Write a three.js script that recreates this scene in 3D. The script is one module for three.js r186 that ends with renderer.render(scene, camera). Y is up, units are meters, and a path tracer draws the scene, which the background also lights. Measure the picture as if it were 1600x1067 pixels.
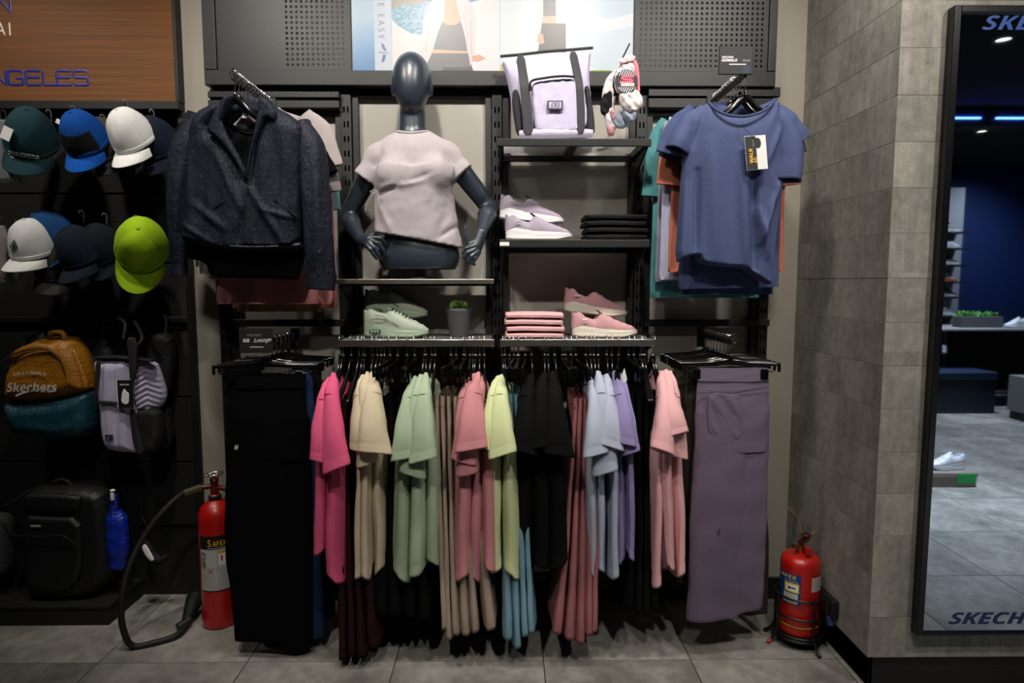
import * as THREE from 'three';
import { RoundedBoxGeometry } from 'three/addons/geometries/RoundedBoxGeometry.js';
import { ImprovedNoise } from 'three/addons/math/ImprovedNoise.js';
import { mergeGeometries, mergeVertices } from 'three/addons/utils/BufferGeometryUtils.js';
import { FontLoader } from 'three/addons/loaders/FontLoader.js';
import { TextGeometry } from 'three/addons/geometries/TextGeometry.js';
import { RectAreaLightUniformsLib } from 'three/addons/lights/RectAreaLightUniformsLib.js';
RectAreaLightUniformsLib.init();

// ---------- camera, exposure, lights ----------
const scene = new THREE.Scene();
scene.background = new THREE.Color(0x000000);
const camera = new THREE.PerspectiveCamera(2 * Math.atan(533.5 / 1005) * 180 / Math.PI, 1600 / 1067, 0.05, 60);
camera.position.set(0, 1.5, 2.93);
camera.rotation.set(-5.31 * Math.PI / 180, -Math.atan(10 / 1005), 0, 'YXZ');
const renderer = new THREE.WebGLRenderer({ antialias: true });
renderer.toneMapping = THREE.LinearToneMapping;
renderer.toneMappingExposure = 1.0;
renderer.shadowMap.enabled = true;
const CEIL = 3.1;
// ceiling downlights: [x, z, aim x, aim y, aim z, intensity, half angle]
const DOWNLIGHTS = [
  [-1.15, 1.1, -1.05, 1.95, 0, 8, 0.85], [-0.4, 1.1, -0.35, 1.95, 0, 9, 0.85], [0.35, 1.1, 0.3, 1.95, 0, 9, 0.85], [1.05, 1.1, 1.0, 1.95, 0, 8, 0.85],
  [-0.6, 2.4, -0.4, 0.5, 0.4, 10, 0.6], [0.7, 2.4, 0.6, 0.5, 0.4, 10, 0.6],
  [1.95, 2.0, 1.8, 1.6, 0.7, 10, 0.8], [-2.2, 0.95, -1.95, 2.0, 0, 5, 0.72],
  [3.29, 2.91, 3.2, 0, 3.0, 85, 0.75], [5.07, 5.5, 5.3, 0, 5.6, 55, 0.8], [6.4, 6.2, 6.3, 1.2, 7.5, 12, 0.9], [0.4, 4.6, 0.4, 0, 4.6, 8, 0.8],
];

// ---------- helpers ----------
const V3 = (x, y, z) => new THREE.Vector3(x, y, z);
const perlin = new ImprovedNoise();
const N = (x, y, z = 0.37) => perlin.noise(x, y, z);
const rng = (s) => () => { s = (s + 0x6d2b79f5) | 0; let t = Math.imul(s ^ (s >>> 15), 1 | s); t = (t + Math.imul(t ^ (t >>> 7), 61 | t)) ^ t; return ((t ^ (t >>> 14)) >>> 0) / 4294967296; };
const clamp = (x, a = 0, b = 1) => Math.min(b, Math.max(a, x));
const sm = (a, b, x) => { const t = clamp((x - a) / (b - a)); return t * t * (3 - 2 * t); };
const mix = (a, b, t) => a + (b - a) * t;
const used = {};
const numbered = (n) => { const k = used[n] = (used[n] ?? -1) + 1; return k ? n + '_' + String(k).padStart(3, '0') : n; };
const local = new Set();
function thing(name, label, category, base = [0, 0, 0], group, isLocal) {     // a Group at the thing's base; its children are its parts
  const g = new THREE.Group(); g.name = numbered(name); g.position.set(...base); g.userData = { label, category };
  if (group) g.userData.group = group;
  if (isLocal) local.add(g);
  scene.add(g); return g;
}
function part(parent, name, geo, mat, label) {
  const m = new THREE.Mesh(geo, mat); m.name = name;
  if (parent.isGroup && !local.has(parent)) m.position.copy(parent.position).negate();   // shapes are given in room coordinates
  if (label) m.userData.label = label;
  parent.add(m); return m;
}
function struct(name, geo, mat) { const m = new THREE.Mesh(geo, mat); m.name = name; m.userData.kind = 'structure'; scene.add(m); return m; }
function copyOf(root, label, group) {
  const c = root.clone(); c.name = numbered(root.name.replace(/_\d{3}$/, '')); c.userData = { ...root.userData };
  if (label) c.userData.label = label;
  if (group) c.userData.group = group;
  scene.add(c); return c;
}
const merge = (list) => { const l = list.flat(Infinity).map((g) => { const h = g.index ? g.toNonIndexed() : g.clone(); for (const k of Object.keys(h.attributes)) if (!['position', 'normal', 'uv'].includes(k)) h.deleteAttribute(k); return h; }); return mergeGeometries(l); };
// box with metre uv and eased edges
function box(x0, x1, y0, y1, z0, z1, r = 0.002) {
  const w = x1 - x0, h = y1 - y0, d = z1 - z0, g = new RoundedBoxGeometry(w, h, d, 1, Math.min(r, w / 2.1, h / 2.1, d / 2.1));
  g.translate((x0 + x1) / 2, (y0 + y1) / 2, (z0 + z1) / 2); return metreUV(g);
}
function metreUV(g) {
  const p = g.attributes.position, n = g.attributes.normal, uv = new Float32Array(p.count * 2);
  for (let i = 0; i < p.count; i++) {
    const ax = Math.abs(n.getX(i)), ay = Math.abs(n.getY(i)), az = Math.abs(n.getZ(i));
    if (az >= ax && az >= ay) { uv[2 * i] = p.getX(i); uv[2 * i + 1] = p.getY(i); }
    else if (ax >= ay) { uv[2 * i] = p.getZ(i); uv[2 * i + 1] = p.getY(i); }
    else { uv[2 * i] = p.getX(i); uv[2 * i + 1] = p.getZ(i); }
  }
  g.setAttribute('uv', new THREE.BufferAttribute(uv, 2)); return g;
}
const lathe = (pts, seg, x, y, z) => { const g = new THREE.LatheGeometry(pts.map((q) => new THREE.Vector2(q[0], q[1])), seg); g.translate(x, y, z); return g; };
const pipe = (pts, r, n = 32, seg = 8, tension) => new THREE.TubeGeometry(new THREE.CatmullRomCurve3(pts.map((q) => V3(...q)), false, 'centripetal'), n, r, seg);
const rod = (a, b, r, seg = 8, r2 = r) => {
  const A = V3(...a), B = V3(...b), g = new THREE.CylinderGeometry(r2, r, A.distanceTo(B), seg);
  g.applyQuaternion(new THREE.Quaternion().setFromUnitVectors(V3(0, 1, 0), B.clone().sub(A).normalize())); g.translate((A.x + B.x) / 2, (A.y + B.y) / 2, (A.z + B.z) / 2); return g;
};
const ball = (x, y, z, rx, ry = rx, rz = rx, s = 12) => { const g = new THREE.SphereGeometry(1, s * 2, s); g.scale(rx, ry, rz); g.translate(x, y, z); return g; };
function grid(nu, nv, f) {                                     // open surface from f(u, v) -> [x, y, z]
  const pos = [], uv = [], idx = [];
  for (let i = 0; i <= nv; i++) for (let j = 0; j <= nu; j++) { const q = f(j / nu, i / nv); pos.push(q[0], q[1], q[2]); uv.push(q[3] ?? q[0], q[4] ?? q[1]); }
  for (let i = 0; i < nv; i++) for (let j = 0; j < nu; j++) { const a = i * (nu + 1) + j, b = a + 1, c = a + nu + 1, d = c + 1; idx.push(a, c, b, b, c, d); }
  const g = new THREE.BufferGeometry(); g.setAttribute('position', new THREE.Float32BufferAttribute(pos, 3)); g.setAttribute('uv', new THREE.Float32BufferAttribute(uv, 2)); g.setIndex(idx); g.computeVertexNormals(); return g;
}
const sp = (c, e) => Math.sign(c) * Math.pow(Math.abs(c), e);
const at = (arr, t) => { const k = clamp(t) * (arr.length - 1), i = Math.min(arr.length - 2, Math.floor(k)), f = k - i, s = f * f * (3 - 2 * f); return arr.length === 1 ? arr[0] : mix(arr[i], arr[i + 1], s); };
// cloth tube along a path: half widths a (sideways) and b (along up), folds push the skin in and out, lip turns the end inwards
function tube(pts, { a, b, up = [0, 0, 1], n = 40, m = 40, e = 1, fold, lip = true, cap0 = false, cap1 = false, tilt = 0 }) {
  const C = new THREE.CatmullRomCurve3(pts.map((q) => V3(...q)), false, 'centripetal'), pos = [], uv = [], idx = [], rows = [];
  for (let i = 0; i <= n; i++) rows.push([i / n, 1]);
  if (lip) { rows.push([1, 0.88]); rows.push([0.97, 0.8]); }
  let L = C.getLength();
  for (const [v, k] of rows) {
    const p = C.getPoint(v), T = C.getTangent(v), W = V3(...up); W.addScaledVector(T, -W.dot(T)).normalize(); const U = V3().crossVectors(T, W);
    const A = at(a, v) * k, B = at(b, v) * k;
    for (let j = 0; j <= m; j++) {
      const u = j === m ? 0 : j / m, th = u * 2 * Math.PI, c = sp(Math.cos(th), e), s = sp(Math.sin(th), e), f = fold ? fold(u, v, k) : 0;
      const l = Math.hypot(Math.cos(th) * B, Math.sin(th) * A) || 1, nx = Math.cos(th) * B / l, ny = Math.sin(th) * A / l;
      const q = p.clone().addScaledVector(U, A * c + nx * f).addScaledVector(W, B * s + ny * f);
      if (tilt && v > 0.6) q.y += tilt * sm(0.6, 1, v) * c;
      pos.push(q.x, q.y, q.z); uv.push(j / m * 2 * (A + B), v * L);
    }
  }
  const R = rows.length;
  for (let i = 0; i < R - 1; i++) for (let j = 0; j < m; j++) { const q = i * (m + 1) + j; idx.push(q, q + 1, q + m + 1, q + 1, q + m + 2, q + m + 1); }
  const close = (row, v, flip) => { const p = C.getPoint(v), o = pos.length / 3; pos.push(p.x, p.y, p.z); uv.push(0, v * L); for (let j = 0; j < m; j++) flip ? idx.push(o, row * (m + 1) + j, row * (m + 1) + j + 1) : idx.push(o, row * (m + 1) + j + 1, row * (m + 1) + j); };
  if (cap0) close(0, 0, false); if (cap1) close(R - 1, 1, true);
  let g = new THREE.BufferGeometry(); g.setAttribute('position', new THREE.Float32BufferAttribute(pos, 3)); g.setAttribute('uv', new THREE.Float32BufferAttribute(uv, 2)); g.setIndex(idx); g.computeVertexNormals();
  const nr = g.attributes.normal;                                        // join the normals along the seam
  for (let i = 0; i < R; i++) { const q0 = i * (m + 1), q1 = q0 + m, s = V3().fromBufferAttribute(nr, q0).add(V3().fromBufferAttribute(nr, q1)).normalize(); nr.setXYZ(q0, s.x, s.y, s.z); nr.setXYZ(q1, s.x, s.y, s.z); }
  return g;
}
const chaikin = (p, k) => { for (; k > 0; k--) p = p.flatMap((a, i) => { const b = p[(i + 1) % p.length]; return [[mix(a[0], b[0], .22), mix(a[1], b[1], .22)], [mix(a[0], b[0], .78), mix(a[1], b[1], .78)]]; }); return p; };
// a stuffed or layered cloth piece: outline in the plane of the piece, own thickness, front and back folds
function puff(outline, { z = 0, t = 0.02, e = 0.03, cell = 0.006, fold, back = 1, round = 1, tmin = 0.0015, hem }) {
  const P = chaikin(outline, round), n = P.length, zf = typeof z === 'function' ? z : () => z;
  let x0 = 1e9, x1 = -1e9, y0 = 1e9, y1 = -1e9; for (const [x, y] of P) { x0 = Math.min(x0, x); x1 = Math.max(x1, x); y0 = Math.min(y0, y); y1 = Math.max(y1, y); }
  x0 -= cell * .7; y0 -= cell * .7; const nx = Math.ceil((x1 - x0) / cell) + 1, ny = Math.ceil((y1 - y0) / cell) + 1;
  const near = (x, y) => { let d = 1e9, dn = 1e9, q = null, ins = false; for (let i = 0, j = n - 1; i < n; j = i++) { const [ax, ay] = P[j], [bx, by] = P[i], ux = bx - ax, uy = by - ay, k = clamp(((x - ax) * ux + (y - ay) * uy) / (ux * ux + uy * uy || 1)), cx = ax + ux * k, cy = ay + uy * k, dd = (x - cx) ** 2 + (y - cy) ** 2; if (dd < d) { d = dd; q = [cx, cy]; } if (dd < dn && !(hem && hem((ax + bx) / 2, (ay + by) / 2))) dn = dd; if ((ay > y) !== (by > y) && x < (bx - ax) * (y - ay) / (by - ay) + ax) ins = !ins; } return { d: Math.sqrt(d), dn: Math.sqrt(dn), q, ins }; };
  const info = new Array(nx * ny); for (let j = 0; j < ny; j++) for (let i = 0; i < nx; i++) info[j * nx + i] = near(x0 + i * cell, y0 + j * cell);
  const pos = [], uv = [], idx = [], F = new Int32Array(nx * ny).fill(-1), B = new Int32Array(nx * ny).fill(-1);
  const vert = (k) => {
    if (F[k] >= 0) return; const o = info[k]; let x = x0 + (k % nx) * cell, y = y0 + Math.floor(k / nx) * cell, d = o.d;
    if (!o.ins) { [x, y] = o.q; d = 0; }
    const s = 1 - Math.min(o.dn / e, 1), s2 = hem ? 1 - Math.min(d / 0.009, 1) : 0, h = d === 0 ? tmin : tmin + (t - tmin) * Math.sqrt(1 - s * s) * Math.sqrt(1 - s2 * s2), c = zf(x, y), f = fold ? fold(x, y, d) : 0;
    F[k] = pos.length / 3; pos.push(x, y, c + h + f); uv.push(x, y); B[k] = pos.length / 3; pos.push(x, y, c - h * back + (d === 0 ? f : f * 0.5)); uv.push(x, y);
  };
  for (let j = 0; j < ny - 1; j++) for (let i = 0; i < nx - 1; i++) {
    const a = j * nx + i, q = [a, a + 1, a + nx + 1, a + nx], c = q.filter((k) => info[k].ins).length; if (!c) continue;
    q.forEach(vert);
    for (const [u, v, w] of [[0, 1, 2], [0, 2, 3]]) {
      if (!info[q[u]].ins && !info[q[v]].ins && !info[q[w]].ins) continue;
      idx.push(F[q[u]], F[q[v]], F[q[w]], B[q[u]], B[q[w]], B[q[v]]);
      for (const [s, r] of [[u, v], [v, w], [w, u]]) if (!info[q[s]].ins && !info[q[r]].ins) idx.push(F[q[s]], B[q[s]], F[q[r]], F[q[r]], B[q[s]], B[q[r]]);
    }
  }
  const g = new THREE.BufferGeometry(); g.setAttribute('position', new THREE.Float32BufferAttribute(pos, 3)); g.setAttribute('uv', new THREE.Float32BufferAttribute(uv, 2)); g.setIndex(idx); g.computeVertexNormals(); return g;
}
// sum of straight creases [x0, y0, x1, y1, width, height]
const creases = (list) => (x, y) => { let s = 0; for (const [ax, ay, bx, by, w, h] of list) { const ux = bx - ax, uy = by - ay, k = clamp(((x - ax) * ux + (y - ay) * uy) / (ux * ux + uy * uy)), d = Math.hypot(x - ax - ux * k, y - ay - uy * k); s += h * Math.exp(-d * d / (w * w)) * Math.sqrt(Math.max(0, Math.sin(Math.PI * clamp(k * .9 + .05)))); } return s; };
// naive surface nets
function surfaceNets(f, lo, hi, cell) {
  const n = [0, 1, 2].map((i) => Math.ceil((hi[i] - lo[i]) / cell) + 1), [nx, ny, nz] = n, val = new Float32Array(nx * ny * nz);
  for (let k = 0, o = 0; k < nz; k++) for (let j = 0; j < ny; j++) for (let i = 0; i < nx; i++, o++) val[o] = f(lo[0] + i * cell, lo[1] + j * cell, lo[2] + k * cell);
  const id = new Int32Array(nx * ny * nz).fill(-1), pos = [], idx = [], off = [0, 1, nx, nx + 1, nx * ny, nx * ny + 1, nx * ny + nx, nx * ny + nx + 1];
  const E = [[0, 1], [2, 3], [4, 5], [6, 7], [0, 2], [1, 3], [4, 6], [5, 7], [0, 4], [1, 5], [2, 6], [3, 7]];
  for (let k = 0; k < nz - 1; k++) for (let j = 0; j < ny - 1; j++) for (let i = 0; i < nx - 1; i++) {
    const o = (k * ny + j) * nx + i; let s = 0; for (let c = 0; c < 8; c++) if (val[o + off[c]] < 0) s++; if (!s || s === 8) continue;
    let x = 0, y = 0, z = 0, c = 0;
    for (const [p, q] of E) { const a = val[o + off[p]], b = val[o + off[q]]; if ((a < 0) === (b < 0)) continue; const t = a / (a - b); x += mix(p & 1, q & 1, t); y += mix((p >> 1) & 1, (q >> 1) & 1, t); z += mix(p >> 2, q >> 2, t); c++; }
    id[o] = pos.length / 3; pos.push(lo[0] + (i + x / c) * cell, lo[1] + (j + y / c) * cell, lo[2] + (k + z / c) * cell);
  }
  const st = [1, nx, nx * ny];
  for (let k = 1; k < nz - 1; k++) for (let j = 1; j < ny - 1; j++) for (let i = 1; i < nx - 1; i++) {
    const o = (k * ny + j) * nx + i;
    for (let d = 0; d < 3; d++) { const a = val[o] < 0, b = val[o + st[d]] < 0; if (a === b) continue; const u = st[(d + 1) % 3], v = st[(d + 2) % 3], q = [id[o - u - v], id[o - v], id[o], id[o - u]]; if (q.some((r) => r < 0)) continue; if (a) idx.push(q[0], q[1], q[2], q[0], q[2], q[3]); else idx.push(q[0], q[2], q[1], q[0], q[3], q[2]); }
  }
  const g = new THREE.BufferGeometry(); g.setAttribute('position', new THREE.Float32BufferAttribute(pos, 3)); g.setAttribute('uv', new THREE.Float32BufferAttribute(new Float32Array(pos.length / 3 * 2), 2)); g.setIndex(idx); g.computeVertexNormals();
  const uv = g.attributes.uv; for (let i = 0; i < uv.count; i++) uv.setXY(i, pos[3 * i] + pos[3 * i + 2], pos[3 * i + 1]); return g;
}
const smin = (a, b, k) => { const h = clamp(0.5 + 0.5 * (b - a) / k); return mix(b, a, h) - k * h * (1 - h); };
const cone = (x, y, z, A, B, ra, rb) => { const ux = B[0] - A[0], uy = B[1] - A[1], uz = B[2] - A[2], k = clamp(((x - A[0]) * ux + (y - A[1]) * uy + (z - A[2]) * uz) / (ux * ux + uy * uy + uz * uz)); return Math.hypot(x - A[0] - ux * k, y - A[1] - uy * k, z - A[2] - uz * k) - mix(ra, rb, k); };
const ell = (x, y, z, c, r) => { const a = (x - c[0]) / r[0], b = (y - c[1]) / r[1], d = (z - c[2]) / r[2], l = Math.hypot(a, b, d), m = Math.hypot(a / r[0], b / r[1], d / r[2]); return m < 1e-6 ? -Math.min(...r) : l * (l - 1) / m; };

// ---------- textures ----------
function tileNoise(seed, period) { const r = rng(seed), n = period * period, t = Float32Array.from({ length: n }, r); return (x, y) => { const xi = Math.floor(x), yi = Math.floor(y), u = x - xi, v = y - yi, s = u * u * (3 - 2 * u), w = v * v * (3 - 2 * v), q = (i, j) => t[(((j % period) + period) % period) * period + (((i % period) + period) % period)]; return mix(mix(q(xi, yi), q(xi + 1, yi), s), mix(q(xi, yi + 1), q(xi + 1, yi + 1), s), w); }; }
function dataTex(w, h, f, size, srgb = true, sizeY = size) {
  const d = new Uint8Array(w * h * 4); for (let y = 0, o = 0; y < h; y++) for (let x = 0; x < w; x++, o += 4) { const c = f(x / w, y / h); d[o] = clamp(c[0]) * 255; d[o + 1] = clamp(c[1]) * 255; d[o + 2] = clamp(c[2]) * 255; d[o + 3] = 255; }
  const t = new THREE.DataTexture(d, w, h); t.wrapS = t.wrapT = THREE.RepeatWrapping; t.magFilter = THREE.LinearFilter; t.minFilter = THREE.LinearMipmapLinearFilter; if (srgb) t.colorSpace = THREE.SRGBColorSpace; t.repeat.set(1 / size, 1 / sizeY); t.needsUpdate = true; return t;
}
const n4 = tileNoise(1, 4), n8 = tileNoise(2, 8), n16 = tileNoise(3, 16), n32 = tileNoise(4, 32), n64 = tileNoise(5, 64), n128 = tileNoise(6, 128), n256 = tileNoise(7, 256);
const bumpCloth = dataTex(512, 512, (u, v) => { const a = 0.4 * n32(u * 32, v * 32) + 0.25 * n64(u * 64, v * 64) + 0.35 * n256(u * 256, v * 256); return [a, a, a]; }, 0.3, false);
const bumpCrinkle = dataTex(512, 512, (u, v) => { const w = n16(u * 16, v * 16), r = 1 - Math.abs(2 * n32(u * 32 + 2 * w, v * 32) - 1), s = 1 - Math.abs(2 * n64(u * 64, v * 64 + 3 * w) - 1), a = 0.6 * r + 0.3 * s + 0.1 * n256(u * 256, v * 256); return [a, a, a]; }, 0.28, false);
const bumpCrepe = dataTex(512, 512, (u, v) => { const w = n16(u * 16, v * 8), a = 0.5 * (1 - Math.abs(2 * n64(u * 64 + 0.8 * w, v * 16 + 0.5 * w) - 1)) + 0.3 * n128(u * 128 + w, v * 32) + 0.2 * n256(u * 256, v * 128); return [a, a, a]; }, 0.35, false);
const bumpGrain = dataTex(256, 256, (u, v) => { const a = 0.5 * n64(u * 64, v * 64) + 0.5 * n128(u * 128, v * 128); return [a, a, a]; }, 0.15, false);
const concreteTex = dataTex(1024, 1024, (u, v) => {
  let a = 0.3 * n8(u * 8, v * 4) + 0.14 * n64(u * 64, v * 8) + 0.1 * n128(u * 128, v * 16) + 0.16 * n32(u * 32, v * 32) + 0.15 * n64(u * 64 + 9, v * 64) + 0.15 * n256(u * 256, v * 256); a = (a - 0.5) * 1.0;
  const pit = n128(u * 128, v * 128) > 0.985 ? -0.25 : 0; const k = 0.6 + a * 0.38 + pit; return [k, k * 0.982, k * 0.925];
}, 1.1);
const tileTex = dataTex(512, 512, (u, v) => { const a = 0.4 * n8(u * 8, v * 8) + 0.3 * n32(u * 32, v * 32) + 0.2 * n64(u * 64, v * 64) + 0.1 * n256(u * 256, v * 256), k = 0.56 + (a - 0.5) * 0.34; return [k, k * 0.985, k * 0.945]; }, 1.3);
const woodTex = dataTex(1024, 512, (u, v) => { const a = 0.4 * n64(u * 2, v * 64) + 0.3 * n128(u * 4, v * 128) + 0.3 * n256(u * 8, v * 256), k = 0.5 + (a - 0.5) * 0.55; return [0.45 * (0.55 + k * 0.75), 0.27 * (0.5 + k * 0.8), 0.045 * (0.5 + k * 0.8)]; }, 1.2, true, 0.6);
function canvasTex(w, h, draw) { const c = document.createElement('canvas'); c.width = w; c.height = h; const x = c.getContext('2d'); draw(x, w, h); const t = new THREE.CanvasTexture(c); t.colorSpace = THREE.SRGBColorSpace; return t; }

// ---------- materials ----------
const mat = (color, roughness = 0.8, o = {}) => new THREE.MeshStandardMaterial({ color, roughness, ...o });
const cloth = (color, o = {}) => new THREE.MeshPhysicalMaterial({ color, roughness: 0.92, specularIntensity: 0.4, bumpMap: bumpCloth, bumpScale: 0.001, ...o });
const nylon = (color, o = {}) => new THREE.MeshPhysicalMaterial({ color, roughness: 0.5, bumpMap: bumpCrinkle, bumpScale: 0.0022, ...o });
const M = {
  black: mat(0x121213, 0.5), blackMatte: mat(0x0c0c0d, 0.8), blackGloss: mat(0x090909, 0.14), frame: mat(0x181819, 0.5, { bumpMap: bumpGrain, bumpScale: 0.0002 }),
  chrome: mat(0xd8d8d8, 0.18, { metalness: 1 }), steel: mat(0xb9b4aa, 0.32, { metalness: 1 }), brass: mat(0xb08d4a, 0.35, { metalness: 1 }),
  wall: mat(0x9a9488, 0.9, { bumpMap: bumpGrain, bumpScale: 0.0004 }), panel: mat(0xa39f96, 0.7), ceiling: mat(0x0b0b0c, 0.95),
  white: mat(0xe8e6e2, 0.8), paper: mat(0xdfddd8, 0.85), shelf: mat(0x4a4947, 0.55, { bumpMap: bumpGrain, bumpScale: 0.0003 }),
  red: new THREE.MeshPhysicalMaterial({ color: 0xb3140c, roughness: 0.3, clearcoat: 0.5, clearcoatRoughness: 0.2, bumpMap: bumpGrain, bumpScale: 0.0003 }),
  rubber: mat(0x101010, 0.6), grout: mat(0x3a3531, 0.95),
};
const font = await new FontLoader().loadAsync('fonts/droid/droid_sans_bold.typeface.json');
const fontRegular = await new FontLoader().loadAsync('fonts/droid/droid_sans_regular.typeface.json');
function text(str, size, depth, x, y, z, { sx = 1, skew = 0, f = font, seg = 3, ry = 0 } = {}) {
  const g = new TextGeometry(str, { font: f, size, depth, curveSegments: seg, bevelEnabled: false });
  if (skew) g.applyMatrix4(new THREE.Matrix4().makeShear(0, 0, skew, 0, 0, 0));
  g.scale(sx, 1, 1); if (ry) g.rotateY(ry); g.translate(x, y, z); return g;
}
// a flat print lying a hair above a surface
function decal(w, h, tex, o = {}) { const g = new THREE.PlaneGeometry(w, h); const m = new THREE.MeshStandardMaterial({ map: tex, roughness: 0.6, ...o }); return [g, m]; }

// ---------- the room ----------
const RX0 = -3.4, RX1 = 8.2, RZ1 = 7.6;
const floorBase = struct('floor', box(RX0, RX1, -0.2, -0.004, -0.3, RZ1, 0.001), M.grout);
{ // large grey floor tiles, each its own piece
  const T = 0.587, r = rng(11), mats = [0.78, 0.84, 0.9, 0.96].map((k) => new THREE.MeshPhysicalMaterial({ map: tileTex, color: new THREE.Color(k, k, k * 0.985), roughness: 0.42, bumpMap: bumpGrain, bumpScale: 0.0003 }));
  const variants = [0, 1, 2, 3].map((k) => { const g = new RoundedBoxGeometry(T - 0.004, 0.012, T - 0.004, 1, 0.0012); metreUV(g); const uv = g.attributes.uv; for (let i = 0; i < uv.count; i++) uv.setXY(i, uv.getX(i) + k * 0.33, uv.getY(i) + k * 0.71); return g; });
  for (let ix = -4; ix < 15; ix++) for (let iz = -1; iz < 12; iz++) {
    const x = -0.438 + ix * T + T / 2, z = 0.5 + (iz - 1) * T + T / 2; if (x < -3 || x > RX1 - 0.3 || z > RZ1 - 0.3) continue;
    const m = part(floorBase, 'tile', variants[Math.floor(r() * 4)], mats[Math.floor(r() * 4)]); m.position.set(x, -0.006, z); m.rotation.y = Math.floor(r() * 2) * Math.PI;
  }
}
struct('ceiling', box(RX0, RX1, CEIL, CEIL + 0.15, -0.3, RZ1, 0.001), M.ceiling);
struct('wall_back', box(-1.412, 1.4, 0, CEIL, -0.3, 0, 0.001), M.wall);
struct('wall_back_left', box(RX0, -1.412, 0, CEIL, -0.3, -0.06, 0.001), M.blackMatte);
struct('baseboard_back', box(-1.27, 1.335, 0, 0.105, 0, 0.016, 0.003), M.black);
struct('wall_left', box(RX0 - 0.15, RX0, 0, CEIL, -0.3, RZ1, 0.001), M.wall);
const blueWall = new THREE.MeshStandardMaterial({ color: 0x0b2a66, roughness: 0.7 });
struct('wall_front', box(RX0, RX1, 0, CEIL, RZ1, RZ1 + 0.15, 0.001), blueWall);
struct('wall_far_right', box(RX1, RX1 + 0.15, 0, CEIL, 0.5, RZ1, 0.001), M.blackMatte);
{ // concrete clad pier: one panel per course on each face
  const core = struct('wall_right', merge([box(1.34, RX1, 0.128, CEIL, -0.3, 0.688, 0.001)]), M.grout), r = rng(5);
  const pm = [0x000000, 1, 2].map((_, i) => new THREE.MeshStandardMaterial({ map: concreteTex, bumpMap: concreteTex, bumpScale: 0.0012, roughness: 0.88, color: new THREE.Color().setScalar([0.9, 0.91, 0.92][i]) }));
  for (let k = 0; k < 20; k++) {
    const y0 = 0.127 + 0.154 * k, y1 = Math.min(CEIL, y0 + 0.1532);
    for (const s of [0, 1]) {
      const j = r() * 0.0008, g = s ? box(1.3265, 3.1, y0, y1, 0.688, 0.7 + j, 0.001) : box(1.3265 - j, 1.34, y0, y1, 0.0, 0.6995, 0.001), uv = g.attributes.uv, ox = r() * 3, oy = r() * 3;
      for (let i = 0; i < uv.count; i++) uv.setXY(i, uv.getX(i) + ox, uv.getY(i) + oy);
      part(core, 'panel', g, pm[Math.floor(r() * 3)]);
    }
  }
  struct('baseboard_right', merge([box(1.345, 3.1, 0, 0.128, 0.4, 0.68, 0.002), box(1.345, 1.36, 0, 0.128, 0, 0.68, 0.002)]), M.black);
}
// recessed ceiling downlights, every one a glowing disc and a spot of the same size
{
  const ring = lathe([[0.045, -0.012], [0.062, -0.012], [0.066, -0.004], [0.066, 0], [0.045, 0], [0.045, -0.012]], 28, 0, 0, 0), disc = new THREE.CircleGeometry(0.045, 28); disc.rotateX(Math.PI / 2); disc.translate(0, -0.004, 0);
  const glow = new THREE.MeshStandardMaterial({ color: 0x222222, emissive: 0xfff4e6, emissiveIntensity: 6, roughness: 0.5 });
  DOWNLIGHTS.forEach(([x, z, ax, ay, az, I, ang], i) => {
    const t = thing('downlight', 'round recessed ceiling downlight with a black trim ring', 'downlight', [x, CEIL, z], 'recessed ceiling downlights', true);
    part(t, 'trim_ring', ring, M.black); part(t, 'lamp_face', disc, glow);
    const s = new THREE.SpotLight(x > 2.9 ? 0xeaf1ff : 0xfff8ee, I, 0, ang, 1, 2); s.position.set(x, CEIL - 0.02, z); s.target.position.set(ax, ay, az); s.castShadow = true; s.shadow.radius = 3; s.shadow.mapSize.set(1024, 1024); s.name = 'spot'; scene.add(s); scene.add(s.target); s.target.name = 'spot_aim';
  });
}

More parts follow.
